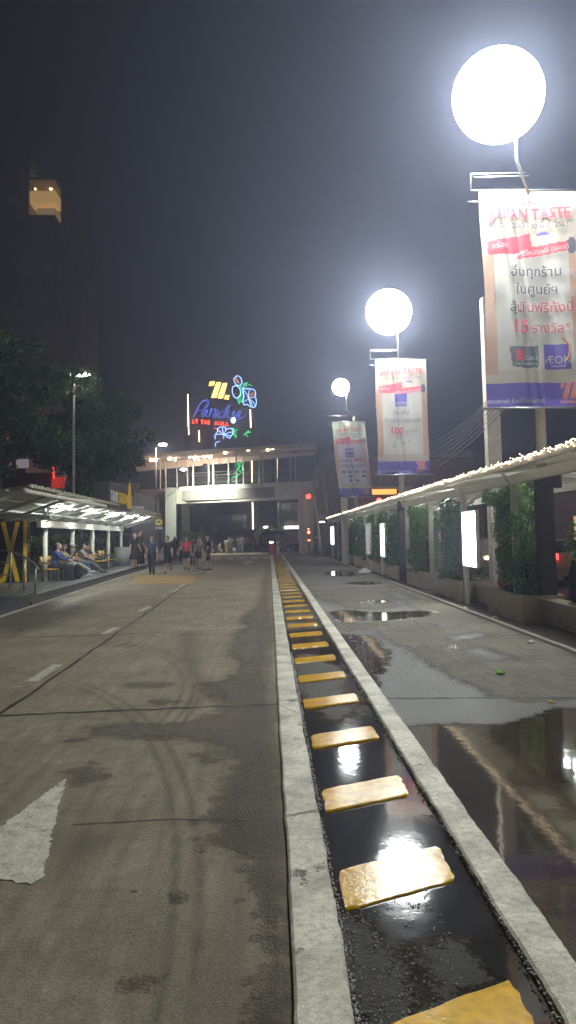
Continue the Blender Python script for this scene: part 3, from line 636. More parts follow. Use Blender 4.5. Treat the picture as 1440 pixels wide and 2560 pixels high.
def planter(i,Y0,Y1,full,label,lab2):
    L=Y1-Y0; yc=(Y0+Y1)/2
    b=MB(); x0,x1=4.62,5.42; zt=.5
    b.box(x0,x0+.08,Y0,Y1,0,zt); b.box(x1-.08,x1,Y0,Y1,0,zt); b.box(x0+.08,x1-.08,Y0,Y0+.08,0,zt); b.box(x0+.08,x1-.08,Y1-.08,Y1,0,zt); b.v=[(x,y-yc,z) for x,y,z in b.v]
    t=thing('planter',label,'planter',(0,yc,0.02),0,'concrete planters along the walkway'); o=b.build('box',conc,t)
    b=MB(); b.box(x0+.08,x1-.08,Y0+.08-yc,Y1-.08-yc,.3,.44); b.build('soil',mat('soil',(.04,.03,.02),.95),t)
    if full:
        s=thing('climbing_shrub',lab2,'shrub',(4.92,yc,.46),0,'clipped leafy shrubs in the planters')
        hh=2.02; n=20000 if Y0<16 else 13000 if Y0<22 else 7000 if Y0<35 else 4000
        pts=shrub_points(L*min(1,full+.08),.6,hh,n,i+3)
        leaves(pts,.038 if Y0<22 else .055 if Y0<35 else .08,i,hleaf,'foliage',s)
        b=MB(); r=random.Random(i)
        for q in range(5):
            y=(q-2)*L*.16; b.tube([(0,y,-.05),(r.uniform(-.1,.1),y+r.uniform(-.1,.1),.8),(r.uniform(-.15,.15),y+r.uniform(-.2,.2),1.9)],[.03,.02,.01],6)
        b.build('stems',bark,s,True)
PL=[(9.3,12.0,.95),(14.75,17.1,.7),(19.5,22.5,.62),(24.2,27.0,.75),(28.9,31.6,.75),(33.2,35.8,.8),(37.6,40,.8),(41.9,44.2,.8),(47.2,49.2,.8)]
ordn=['cut off by the right edge','just left of the dark lamp casing','beside the bright advertising panel','fourth from the right edge','fifth from the right edge','sixth from the right edge','seventh from the right edge','eighth from the right edge','farthest, near the pale column']
for i,(a,c,f) in enumerate(PL):
    planter(i,a,c,f,'tan concrete planter, '+ordn[i],'leafy green climbing shrub, '+ordn[i])
lw=MB()
for i in range(len(PL)-1): lw.box(5.0,5.25,PL[i][1],PL[i+1][0],0,.40); lw.box(4.94,5.31,PL[i][1]+.003,PL[i+1][0]-.003,.402,.46)
tag(lw.build('low_wall',conc),'low concrete seat wall running between the planters','wall')
# ---- lit advertising panels facing the lane
def ad_panel(label,px0,px1,yt,yb,em,Xp=4.62):
    # panel parallel to the lane at X
    Ya,Yb=px1,px0
    t=thing('advertising_panel',label,'sign',(Xp,(Ya+Yb)/2,0),0,'advertising panels along the walkway'); h=(Yb-Ya)/2
    b=MB(); b.box(-.03,.05,-h,h,yb,yt,0,.005); b.build('frame',white_steel,t)
    b=MB(); b.box(-.036,-.031,-h+.03,h-.03,yb+.03,yt-.03); b.build('lit_face',em,t)
    b=MB(); b.box(-.02,.06,h-.12,h-.02,0.02,yb-.001); b.build('post',white_steel,t)
def poster_em(name,c1,c2,s,scale):
    m,nt,p=nodes(name); n1=noise(nt,scale,3,.5); c=ramp(nt,n1,[(.35,c1),(.5,(1,1,1)),(.68,c2)])
    nt.links.new(c,p.inputs['Emission Color']); p.inputs['Emission Strength'].default_value=s; p.inputs['Base Color'].default_value=(.5,.5,.5,1); return m
ad_panel('brightest glowing white advertising panel beside the leafy planter',19.0,17.75,2.2,.9,poster_em('lit_poster_white',(.9,1,.7),(1,.98,.85),16,2.5))
ad_panel('green and white glowing advertising panel, between the dark shrubs',33.2,31.9,2.14,.75,poster_em('lit_poster_green',(.1,.6,.35),(.8,.95,.5),2.2,3))
ad_panel('dim grey framed panel left of the green glowing panel',38.2,36.7,2.2,.75,poster_em('dim_poster',(.3,.25,.2),(.4,.38,.36),.35,4))
ad_panel('slim white glowing panel at the foot of the stairs',60,57.0,2.3,.95,poster_em('lit_poster_slim',(.9,1,1),(1,1,1),4,1))
# overhead cables
for i in range(7):
    b=MB(); x0=6.5+i*.25; P=[]
    a=Vector((5.2+.15*i,17,4.4+.28*i)); c=Vector((7.5,46,5.2+.35*i))
    for k in range(15):
        s=k/14; q=a.lerp(c,s); q.z-=1.3*(1-(2*s-1)**2)*(.5+.08*i); P.append(tuple(q))
    b.tube(P,.012,5); o=b.build('overhead_cable',mat('cable',(.12,.12,.12),.4)); tag(o,'thin overhead cable sagging over the walkway roof','cable','overhead cables above the walkway')
# person-less goods on the wall
b=MB(); p=at(1205,1432,17.9); b.ell((0,0,.13),(.09,.12,.14),12,9); b.tube([(0,0,.24),(0,.02,.33)],.03,8); o=b.build('red_bag',mat('red_white_bag',(.5,.05,.05),.5,var=.5,scale=8),None,True); o.location=(5.12,17.75,.46); tag(o,'small red and white bag set on the low wall beside the bright panel','bag')
# ================================================================ LEFT SIDE: platform, taxi shelter
tile=mat('platform_tile',(.13,.14,.13),.32,var=.15,scale=3,bmp=.08); tile_edge=mat('platform_edge',(.07,.07,.065),.5,var=.3,scale=6)
mb=MB(); yy=[20.9,25,30,35,40,46,52,58,64,76]
for i in range(len(yy)-1):
    a,c=yy[i],yy[i+1]; xa,xb=kx(a)-.1,kx(c)-.1
    mb.hexa([(-18,a,-.2),(xa-.3,a,-.2),(xb-.3,c,-.2),(-18,c,-.2)],[(-18,a,.25),(xa-.3,a,.25),(xb-.3,c,.25),(-18,c,.25)],0)
    mb.hexa([(xa-.3,a,-.2),(xa-.05,a,-.2),(xb-.05,c,-.2),(xb-.3,c,-.2)],[(xa-.3,a,.246),(xa-.05,a,.246),(xb-.05,c,.246),(xb-.3,c,.246)],1)
    mb.hexa([(xa-.05,a,-.2),(xa,a,-.2),(xb,c,-.2),(xb-.05,c,-.2)],[(xa-.05,a,.1),(xa,a,.1),(xb,c,.1),(xb-.05,c,.1)],1)
struct('platform',mb,[tile,tile_edge])
mb=MB(); y0=14.2; y1=20.9
mb.hexa([(-18,y0,-.2),(kx(y0)-.15,y0,-.2),(kx(y1)-.15,y1,-.2),(-18,y1,-.2)],[(-18,y0,.03),(kx(y0)-.15,y0,.03),(kx(y1)-.15,y1,.247),(-18,y1,.247)])
struct('ramp',mb,mat('ramp_surface',(.045,.048,.05),.6,scale=5))
# hand rail
t=thing('handrail','stainless handrail at the top of the ramp in front of the big taxi letters','railing',(-7.12,23.52,.25))
ps=[(-9.5,26.9,1.13),(-7.87-.0,24.62,1.12),(-7.12,23.52,.95),(-6.37,22.04,.78)]
o_=Vector((-7.12,23.52,0)); q=[Vector((x,y,z))-o_ for x,y,z in ps]
b=MB(); b.tube(q+[q[-1]+Vector((.12,-.25,-.12))],.03,10); b.build('top_rail',grey_steel,t,True)
for k in range(1,4): b=MB(); b.tube([(q[k].x,q[k].y,0),tuple(q[k])],.028,10); b.tube([(q[k].x,q[k].y,0),(q[k].x,q[k].y,.015)],.07,12); b.build('post',grey_steel,t,True)
for z in (.38,.75): b=MB(); b.tube([(q[0].x,q[0].y,z),(q[1].x,q[1].y,z)],.022,8); b.build('mid_rail',grey_steel,t,True)
# big TAXI sign
t=thing('taxi_sign','tall black board with huge yellow letters at the near end of the shelter','sign',(-8.2,27.5,.25))
b=MB(); b.box(-3.4,0,0,.16,.02,2.1,0,.01); b.build('board',mat('black_board',(.022,.02,.018),.5),t)
b=MB(); y=-.03
def stroke(x0,z0,x1,z1,w,yo=0): b.add([(x0-w/2,y-yo,z0),(x0+w/2,y-yo,z0),(x1+w/2,y-yo,z1),(x1-w/2,y-yo,z1),(x0-w/2,.0,z0),(x0+w/2,.0,z0),(x1+w/2,.0,z1),(x1-w/2,.0,z1)],[(0,1,2,3),(0,4,5,1),(1,5,6,2),(2,6,7,3),(3,7,4,0)])
stroke(-.1,.02,-.1,2.1,.12)                                   # I
stroke(-.82,.04,-.36,2.06,.14); stroke(-.86,2.06,-.34,.04,.14,.01)   # X
stroke(-1.7,.1,-1.36,2.0,.14); stroke(-.98,.1,-1.32,2.0,.14,.01); stroke(-1.34,.55,-1.34,.72,.5,.02); stroke(-.98,.0,-.98,.14,.3,.01)  # A
stroke(-2.3,.05,-2.3,2.0,.14); stroke(-2.3,1.9,-2.3,2.05,.95,.01)   # T
b.build('letters',yellow_p,t)
# shelter
t=thing('taxi_shelter','long open shelter with a pale ribbed roof on white round posts','shelter',(0,0,0))
PX=[(-7.85,28.3),(-8.05,33.0),(-8.2,37.4),(-8.35,41.8),(-8.5,46.2)]
for x,y in PX: b=MB(); b.tube([(x,y,.25),(x,y,2.1)],.085,14); b.tube([(x,y,.25),(x,y,.27)],.13,14); b.build('post',white_steel,t,True)
b=MB(); b.hexa([(-7.74,26.9,2.1),(-7.6,26.9,2.1),(-8.42,46.6,2.1),(-8.6,46.6,2.1)],[(-7.74,26.9,2.34),(-7.6,26.9,2.34),(-8.42,46.6,2.34),(-8.6,46.6,2.34)]); b.build('beam',white_steel,t)
def rx(Y,k): return -k-.012*(Y-20)
prof=[(5.95,3.03),(6.6,2.97),(7.3,2.83),(8.2,2.62),(9.6,2.45)]
b=MB(); ny=60; vs=[];fs=[]
for j in range(ny+1):
    Y=20+27*j/ny
    for k,z in prof: vs.append((rx(Y,k),Y,z+.012*math.sin(j*2.4)))
W=len(prof)
for j in range(ny):
    for i in range(W-1): fs.append((j*W+i,j*W+i+1,(j+1)*W+i+1,(j+1)*W+i))
b.add(vs,fs); b.add([(x,y,z+.03) for x,y,z in vs],[tuple(reversed(f)) for f in fs]); b.build('roof_sheet',mat('shelter_sheet',(.5,.5,.46),.5,var=.15,scale=2,bmp=.1),t)
b=MB()
for k in range(13):
    Y=20.3+k*2.2; b.bar((rx(Y,8.0),Y,2.3),(rx(Y,6.0),Y,2.97),.05,.08); b.bar((rx(Y,9.5),Y,2.38),(rx(Y,8.0),Y,2.56),.05,.07)
    b.bar((rx(Y,7.9),Y,2.3),(rx(Y+1.1,6.9),Y+1.1,2.83),.04,.05)
for k,z in ((6.5,2.94),(7.2,2.8),(8.0,2.6),(8.9,2.47)): b.bar((rx(20,k),20,z),(rx(47,k),47,z),.05,.06)
b.build('rafters',mat('shelter_rafter',(.5,.48,.4),.5,var=.15),t)
b=MB(); b.tube([(rx(20,6.05),20.0,2.92),(rx(47,6.05),47,2.92)],.065,12); b.build('gutter_pipe',white_steel,t,True)
b=MB()
for j in range(90):
    Y=20+27*j/90; b.box(rx(Y,5.97),rx(Y,5.9),Y,Y+.22,3.0,3.07+.02*(j%2))
b.build('roof_edge',mat('rust_roof_edge',(.42,.38,.28),.7,var=.3),t)
for i,(px,py) in enumerate(((162.5,1269),(230.5,1278.6),(282,1286),(322,1292.5),(355,1296))):
    Y=[27.2,31.6,35.9,40.2,44.4][i]; p=at(px,py,Y)
    s=thing('tube_light','white tube light under the shelter roof, '+['nearest','second','middle','fourth','farthest'][i]+' of the five','light',(p.x,Y,p.z),0,'tube lights under the shelter roof')
    c=MB(); c.tube([(0,-.6,0),(0,.6,0)],.05,8); c.build('tube',emit('shelter_tube_glass',(.93,1,.95),115),s,True); c=MB(); c.box(-.07,.07,-.65,.65,.051,.1); c.build('fitting',white_p,s)
p=at(115,1281,26.8); t=thing('wall_fan','round caged fan hanging from the shelter rafters above the bench','fan',(p.x,26.8,p.z))
b=MB(); 
for rr_ in (.3,.22,.13): b.torus((0,0,0),rr_,.008,'y',20,4)
for k in range(8): a=k*PI/4; b.tube([(0,-.04,0),(.3*math.cos(a),0,.3*math.sin(a))],.006,4)
b.build('cage',grey_steel,t); b=MB()
for k in range(3):
    a=k*2*PI/3; b.ell((.13*math.cos(a),.02,.13*math.sin(a)),(.11,.015,.06),8,5,rot=Matrix.Rotation(-a,3,'Y'))
b.ell((0,0,0),.05,8,6); b.build('blades',mat('fan_blade',(.3,.3,.3),.4),t); b=MB(); b.tube([(0,.05,0),(0,.08,.5)],.025,6); b.build('bracket',dark_steel,t)
# station sign on the roof edge
Xs=-6.05; t=thing('station_sign','black box sign on the shelter roof edge with a yellow car shaped bag','sign',(Xs,30.4,0))
b=MB(); b.box(-.55,0,0,5.0,2.86,3.82,0,.01); b.build('box',mat('sign_black',(.05,.05,.05),.4),t)
b=MB(); X=Vector((0,0,0))
for w_,x_,sq,mm in (('TAXI',0,1.0,white_p),('STATION',1.55,.75,yellow_p)):
    tb=MB(); text_mb(tb,w_,.62,(x_,0,0),0,.01,'LEFT',squash=sq); b=MB(); b.v=[(.012-v[1]*1.0,.3+v[0],3.12+v[2]) for v in tb.v]; b.f=tb.f; b.m=tb.m; b.build('lettering',mm,t)
b=MB(); c=4.35
def yz(poly,d=.03): b.prism([(.004,y,z) for y,z in poly],(d,0,0))
yz([(c-.5,2.95),(c-.5,3.3),(c-.42,3.5),(c+.42,3.5),(c+.5,3.3),(c+.5,2.95),(c+.36,2.95),(c+.36,3.15),(c+.22,3.15),(c+.22,2.95),(c-.22,2.95),(c-.22,3.15),(c-.36,3.15),(c-.36,2.95)])
b.tube([(.02,c-.26,3.5),(.02,c-.12,3.86),(.02,c,4.02),(.02,c+.12,3.86),(.02,c+.26,3.5)],.045,6); b.build('car_bag_emblem',yellow_p,t)
b=MB(); p=at(344,1271,43); b.box(p.x-.3,p.x+.3,42.7,43.3,3.0,p.z+.12,0,.02); b.bar((p.x,43,2.95),(p.x,43,3.05),.1,.1); o=b.build('light_box',white_p); tag(o,'pale square box standing on the shelter roof behind the taxi sign','box')
p=at(397,1305,46.5); t=thing('round_taxi_sign','round yellow taxi sign with a black car hanging at the far end of the shelter','sign',(p.x,46.5,p.z))
b=MB(); b.disc((0,0,0),.22,'y',.03,24); b.build('disc',yellow_p,t)
b=MB(); b.prism([(-.13,-.017,-.07),(-.13,-.017,.0),(-.08,-.017,.02),(-.06,-.017,.09),(.06,-.017,.09),(.08,-.017,.02),(.13,-.017,0),(.13,-.017,-.07)],(0,-.008,0)); b.torus((0,-.018,0),.185,.012,'y',24,4); b.build('car_symbol',black_p,t)
b=MB(); b.tube([(0,0,.22),(0,0,.5)],.015,6); b.tube([(-.02,.02,-.22),(-.02,.02,.26-p.z)],.025,8); b.build('pole',dark_steel,t)
b=MB(); b.box(-.22,.22,-.01,.01,-.42,-.28); b.build('plate',mat('grey_plate',(.3,.3,.3),.4),t)
# benches
ybench=mat('bench_yellow_seat',(.7,.45,.05),.45,var=.15)
def bench(x,y,label):
    t=thing('bench',label,'bench',(x,y,.25),0,'yellow benches under the shelter')
    b=MB(); 
    for k in range(4): b.box(-.22+k*.12,-.12+k*.12,-.72,.72,.4,.43)
    b.build('seat',ybench,t)
    b=MB()
    for s in (-1,1):
        for z in (.56,.72): b.add([(-.32,s*.38-.3,z),(-.32,s*.38+.3,z),(-.36,s*.38+.3,z+.13),(-.36,s*.38-.3,z+.13),(-.34,s*.38-.3,z),(-.34,s*.38+.3,z),(-.38,s*.38+.3,z+.13),(-.38,s*.38-.3,z+.13)],[(0,1,2,3),(7,6,5,4),(0,4,5,1),(3,2,6,7),(0,3,7,4),(1,5,6,2)])
    b.build('backrest',ybench,t)
    for s in (-.68,0,.68):
        b=MB(); b.tube([(-.24,s,0),(-.22,s,.2),(-.26,s,.4),(-.3,s,.6),(-.37,s,.86)],.022,6); b.tube([(.24,s,0),(.2,s,.22),(.23,s,.4),(.22,s,.6),(-.02,s,.64),(-.3,s,.62)],.02,6); b.bar((-.26,s,.385),(.24,s,.385),.03,.03); b.build('iron_frame',dark_steel,t,True)
    return t
BX=lambda y: -7.55-.03*(y-28)
for y,l in ((28.6,'near bench carrying the man in blue'),(31.2,'bench carrying the person in the white cap'),(33.6,'bench carrying the plaid shirt sitter and the reader'),(37.2,'empty yellow bench, nearer of the two'),(39.6,'empty yellow bench, farther of the two')): bench(BX(y),y,'yellow slatted bench on black iron legs, '+l)
b=MB(); b.tube([(0,0,0),(0,0,.95)],[.42,.44],24); b.torus((0,0,.95),.42,.03,'z',24,6)
p=G(306,1414,.25); o=b.build('concrete_bin',mat('grey_concrete',(.3,.3,.28),.7),None,True); o.location=p; tag(o,'grey round concrete bin at the far end of the benches','bin')
# hedge behind the shelter
def box_leaves(x0,x1,y0,y1,z0,z1,n,seed):
    r=np.random.default_rng(seed); P=np.stack([r.uniform(x0,x1,n),r.uniform(y0,y1,n),z0+(z1-z0)*r.uniform(0,1,n)**.8],1); P[:,2]+=.12*np.sin(P[:,1]*2.1)+.08*np.sin(P[:,1]*5.3); return P
t=thing('hedge','long dark green hedge running behind the shelter benches','hedge',(0,0,0)); leaves(box_leaves(-10.6,-9.9,24,52,.3,1.75,14000,3),.075,3,hleaf,'foliage',t)
b=MB(); b.box(-10.5,-10.0,24,52,.25,1.4); b.build('dark_core',mat('hedge_inside',(.01,.014,.008),.95),t)  # near-black solid box filling the hedge behind its leaves
# ---- trees
def tree(label,x,y,th,crown,rad,n,seed,leaf=.12,base=0,trunkr=.22,group='trees behind the shelter',lim=7,clump=None):
    t=thing('broadleaf_tree',label,'tree',(x,y,base),0,group); r=random.Random(seed); nr=np.random.default_rng(seed)
    b=MB(); top=Vector((crown[0]*.4,crown[1]*.4,th)); b.tube([(0,0,0),(.05,0,th*.4),tuple(top)],[trunkr*1.2,trunkr,trunkr*.7],10)
    cl=[]
    for k in range(lim):
        a=2*PI*k/lim+r.uniform(-.3,.3); e=Vector((crown[0]+math.cos(a)*rad[0]*r.uniform(.4,.85),crown[1]+math.sin(a)*rad[1]*r.uniform(.4,.85),crown[2]+r.uniform(-.6,.7)*rad[2]))
        m_=top.lerp(e,.5)+Vector((0,0,.4)); b.tube([tuple(top),tuple(m_),tuple(e)],[trunkr*.5,trunkr*.3,.03],6)
        for q in range(3): e2=e+Vector((r.gauss(0,.5),r.gauss(0,.5),r.gauss(.2,.5))); b.tube([tuple(m_.lerp(e,.6)),tuple(e2)],[.04,.015],5); cl.append(e2)
        cl.append(e); cl.append(m_)
    b.build('trunk',bark,t,True)
    for _ in range(26):
        d=Vector((r.gauss(0,1),r.gauss(0,1),r.gauss(0,1))).normalized()*r.uniform(.5,1); cl.append(Vector((crown[0]+d.x*rad[0],crown[1]+d.y*rad[1],crown[2]+d.z*rad[2])))
    C=np.array([tuple(c) for c in cl]); S_=nr.uniform(.35,.95,len(C))*min(rad)*.38; i=nr.integers(0,len(C),n); d=nr.normal(size=(n,3)); d/=np.linalg.norm(d,axis=1)[:,None]
    P=C[i]+d*(S_[i]*nr.uniform(.3,1,n)**.5)[:,None]*np.array([1.2,1.2,.75])
    if clump: P=np.concatenate([P,np.array(clump)+nr.normal(size=(420,3))*np.array([.5,.35,.32])]); b=MB(); b.tube([tuple(top),(clump[0]*.6,clump[1]*.6,clump[2]*.9),clump],[.09,.05,.02],6); b.build('branch',bark,t,True)
    leaves(P,leaf,seed,tleaf,'crown',t)
tree('tree at the left edge, lit leaves high over the near shelter roof',-11.3,22,5,(1.7,0,6.2),(1.5,2,1.6),3600,11,.11)
tree('dark tree with a thick forked trunk left of the tall lamp pole',-13.6,40,5,(.2,0,8.3),(3.3,3,3.2),9000,12,.15,trunkr=.4,clump=(4.45,-1.75,9.35))
tree('dense green tree between the tall lamp pole and the gym wall',-10.7,45,4.5,(.1,0,7.2),(2.9,3,2.9),9500,13,.15,trunkr=.28)
tree('slim tree with two stems beside the gym wall lettering',-11.6,52,4.5,(.8,0,8.0),(2.6,2.6,3.2),6500,14,.15,trunkr=.22)
tree('bushy green tree seen under the footbridge behind the left column',-8.6,96,2.2,(0,0,4.2),(2.9,2.5,2.6),6500,15,.16,group='trees behind the footbridge')
t=thing('hedge','low trimmed green hedge at the foot of the left bridge column','hedge',(0,0,0)); leaves(box_leaves(-9.4,-6.9,84,86,0,2.1,2500,8),.13,8,hleaf,'foliage',t)
# ---- tall lamps on the left
def left_lamp(label,px,py,Y,pxp,em=60):
    p=at(px,py,Y); b_=at(pxp,1240,Y); t=thing('street_lamp',label,'street lamp',(b_.x,Y,0),0,'street lamps behind the shelter')
    b=MB(); b.tube([(0,0,0),(0,0,p.z-.25)],[.1,.06],10); b.build('pole',mat('lamp_pole_grey',(.2,.19,.17),.5),t,True)
    dx=p.x-b_.x; b=MB(); b.tube([(0,0,p.z-.3),(dx*.3,0,p.z-.05),(dx,0,p.z+.1)],.035,8); b.build('arm',mat('lamp_pole_grey',(.2,.19,.17)),t,True)
    b=MB(); b.ell((dx,0,p.z),(.32,.3,.11),16,8); b.build('lamp_lens',emit('far_lamp_lens%d'%em,(1,.9,.8),em),t,True); b=MB(); b.ell((dx-.05,0,p.z+.1),(.42,.34,.08),16,8); b.build('hood',dark_steel,t,True)
left_lamp('tall lamp pole behind the shelter, its lens half hidden by lit leaves',208,937,38.8,183)
left_lamp('lamp post with a round white lens in front of the left end of the footbridge',407,1111,67,390,220)
# ---- buildings on the left
darkw=mat('dark_facade',(.06,.045,.04),.7,var=.3,scale=.8); redw=mat('red_panel_facade',(.22,.05,.04),.6,var=.2,scale=.6)
t=thing('red_building','low dark red building with a thin red neon line behind the left trees','building',(0,0,0))
b=MB(); b.box(-40,-15.5,57,80,0,6.2); b.box(-40,-17.5,58,80,6.2,12,1); b.box(-40,-15.2,56.6,57,5.6,6.4,1); b.box(-40,-17.3,56.5,58,9.2,9.8,1); b.build('wall',[darkw,redw],t)
for k in range(6):
    b=MB(); x=-20.3-k*2.8; b.box(x,x+1.6,56.95,57.0-.02,2.0,4.8); b.build('window',mat('dim_window',(.05,.05,.06),.2),t)
for (px,py,e) in ((8,1098,emit('orange_window',(1,.5,.1),2.2)),(58,1158,emit('dim_white_window',(.8,.7,.75),.25)),(14,1160,emit('dim_white_window',(.8,.7,.75),.25))):
    p=at(px,py,57.9); b=MB(); b.box(p.x-.5,p.x+.4,57.86,57.9,p.z-.35,p.z+.3); b.build('window',e,t)
b=MB(); a=at(129,1137,56); c=at(135,1196,56); b.tube([tuple(a),tuple(c)],.05,6); b.build('neon_line',emit('red_line',(1,.04,.04),3),t)
p=at(147,1208,56.5); b=MB(); b.box(p.x-.45,p.x+.45,56.3,56.6,p.z-.35,p.z+.4); b.build('red_light_box',emit('red_box_em',(1,.06,.02),.35),t)
for (px,py) in ((85,1148),(110,1152)):
    p=at(px+20,py+10,56.5); b=MB(); b.box(p.x-.5,p.x+.6,56.4,56.6,p.z-.2,p.z+.3); b.build('panel',mat('pale_pink_panel',(.35,.25,.24),.6),t)
t=thing('gym_building','dark grey building with pale gym lettering on its top edge','building',(0,0,0))
b=MB(); b.box(-24,-10.9,64,90,0,5.4); b.box(-15.6,-10.7,63.6,64,5.0,5.45); b.build('wall',mat('gym_wall',(.10,.095,.085),.6,var=.2,scale=.7),t)
for k in range(6):
    for j in range(3): b=MB(); b.box(-15.4+k*.75,-14.75+k*.75,63.93,63.97,.6+j*1.5,1.9+j*1.5); b.build('window',mat('gym_glass',(.03,.03,.035),.15),t)
b=MB(); p=at(275,1219,62.5); tb=MB(); text_mb(tb,'Fitness First',.82,(0,0,0),0,.05,'LEFT',rotz=-.03,squash=.58,bold=-.008)
b.v=[(v[0],v[1],v[2]) for v in tb.v]; b.f=tb.f; b.m=tb.m; b.tube([(-.1,.06,-.1),(2.2,.06,-.16)],.03,4); t2=thing('gym_lettering','pale individual letters reading the gym name on a thin rail, partly behind a trunk','sign',(p.x,62.5,p.z)); b.build('letters',mat('pale_letters',(.75,.7,.6),.4),t2)
b=MB(); b.bar((0,.1,-.1),(0,1.1,-.8),.05); b.bar((2.0,.1,-.15),(2,1.1,-.8),.05); b.build('bracket',dark_steel,t2)
# tower at the top left
t=thing('tower_block','dark tower high at the left edge with two lit golden balconies','building',(0,0,0))
Y=95; a=at(72,443,Y); c=at(137,527,Y)
b=MB(); b.box(-60,a.x,Y,Y+25,0,a.z+3); b.box(a.x,c.x,Y+3,Y+25,0,a.z-.3); b.box(a.x,c.x,Y,Y+3,0,c.z-.5); b.box(a.x,c.x,Y,Y+3,a.z-.3,a.z)
mz=at(100,490,Y).z; b.build('wall',mat('tower_wall',(.4,.33,.27),.8,scale=.5),t)
gm=emit('golden_glow',(1,.62,.22),.4); gd=emit('dim_golden_glow',(1,.68,.35),.045)  # lamplight on the balconies put into glowing surfaces
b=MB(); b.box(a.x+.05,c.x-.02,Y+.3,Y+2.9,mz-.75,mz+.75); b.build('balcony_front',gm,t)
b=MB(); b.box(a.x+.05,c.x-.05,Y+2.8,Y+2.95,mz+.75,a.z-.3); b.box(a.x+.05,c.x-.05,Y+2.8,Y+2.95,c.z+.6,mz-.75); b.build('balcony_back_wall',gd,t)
b=MB(); b.box(a.x+.9,c.x-.02,Y+.3,Y+2.9,c.z-.45,c.z+.45); b.build('balcony_front',emit('mid_golden_glow',(1,.65,.3),.2),t)
for px,py in ((87,470),(127,470),(115,455),(113,511),(76,514)):
    p=at(px,py,Y+2.5); b=MB(); b.ell(tuple(p),(.22,.2,.28),8,6); b.build('downlight',emit('down_light',(1,.85,.5),4),t)
# ================================================================ FOOTBRIDGE
fm,fnt,fp=nodes('bridge_panel')
geo=fnt.nodes.new('ShaderNodeNewGeometry'); sx=fnt.nodes.new('ShaderNodeSeparateXYZ'); fnt.links.new(geo.outputs['Position'],sx.inputs[0])
seam=mth(fnt,'LESS_THAN',mth(fnt,'FRACT',mth(fnt,'MULTIPLY',sx.outputs[0],.62)),.02); n1=noise(fnt,.7,5,.6,geo.outputs['Position'])
c=ramp(fnt,n1,[(.3,(.64,.6,.52)),(.7,(.78,.74,.64))]); fnt.links.new(mixc(fnt,seam,c,(.16,.14,.12)),fp.inputs['Base Color']); fp.inputs['Roughness'].default_value=.55
t=thing('footbridge','covered footbridge with pale panels crossing over the whole road','footbridge',(0,0,0))
def by(x): return 74-.45*(x-4.4) if x>-16 else 83.2
A=(4.5,74); Bx=-17.5
def strip(x0,x1,d0,d1,z0,z1,b,m=0): b.hexa([(x0,by(x0)+d0,z0),(x1,by(x1)+d0,z0),(x1,by(x1)+d1,z0),(x0,by(x0)+d1,z0)],[(x0,by(x0)+d0,z1),(x1,by(x1)+d0,z1),(x1,by(x1)+d1,z1),(x0,by(x0)+d1,z1)],m)
b=MB(); strip(-9.0,4.6,0,.12,5.05,6.72,b); b.build('front_panel',fm,t)
b=MB(); strip(-17.5,-9.0,0,.12,4.9,6.6,b); o=b.build('front_panel',mat('red_light_tint_panel',(.36,.2,.18),.6,var=.08,scale=.7),t); o['label']='panel tinted for red light at the left end of the footbridge'  # red light on this stretch put into the panel colour
b=MB(); strip(-17.5,4.6,.12,3.2,5.3,6.3,b); strip(-17.5,4.6,3.2,3.32,5.05,6.7,b); b.build('deck',mat('bridge_deck',(.3,.28,.25),.7),t)
b=MB(); strip(-14.5,4.5,-.25,3.4,9.95,10.25,b); b.build('roof',mat('bridge_roof',(.6,.5,.45),.6),t)
b=MB(); strip(-14.5,4.5,.1,3.1,9.7,9.9,b); b.build('soffit',mat('pink_white_soffit',(.8,.66,.6),.6,var=.06),t)
b=MB(); x0_,x1_=-14.5,4.5; b.hexa([(x0_,by(x0_)+3.3,8.75),(x1_,by(x1_)+3.3,9.45),(x1_,by(x1_)+3.38,9.45),(x0_,by(x0_)+3.38,8.75)],[(x0_,by(x0_)+3.3,9.9),(x1_,by(x1_)+3.3,9.9),(x1_,by(x1_)+3.38,9.9),(x0_,by(x0_)+3.38,9.9)]); b.build('valance',mat('pink_white_soffit',(.8,.66,.6)),t)
pp=[(442,0),(483,0),(533,0),(591,0),(657,0),(726,0),(787,0)]; pb=[(401,1),(415,1),(469,1),(521,1),(571,1),(608,1),(648,1),(692,1),(739,1)]
for px,k in pp+pb:
    x=(at(px,1180,77)).x; y=by(x)+(.06 if not k else 3.2); x=at(px,1180,y).x; w=.07 if not k else .05
    b=MB(); b.box(x-w,x+w,y-w,y+w,6.3,9.7); b.build('post',white_steel if k else mat('bridge_post',(.5,.48,.44),.5),t)
for z in (6.95,7.2,7.45,7.7,8.0):
    b=MB(); b.tube([(-15.5,by(-15.5)+.06,z),(4.3,by(4.3)+.06,z)],.035 if z==8.0 else .018,6); b.build('rail',grey_steel,t)
for z in (7.3,8.0): b=MB(); b.tube([(-15.5,by(-15.5)+3.2,z),(4.3,by(4.3)+3.2,z)],.03,6); b.build('rail',grey_steel,t)
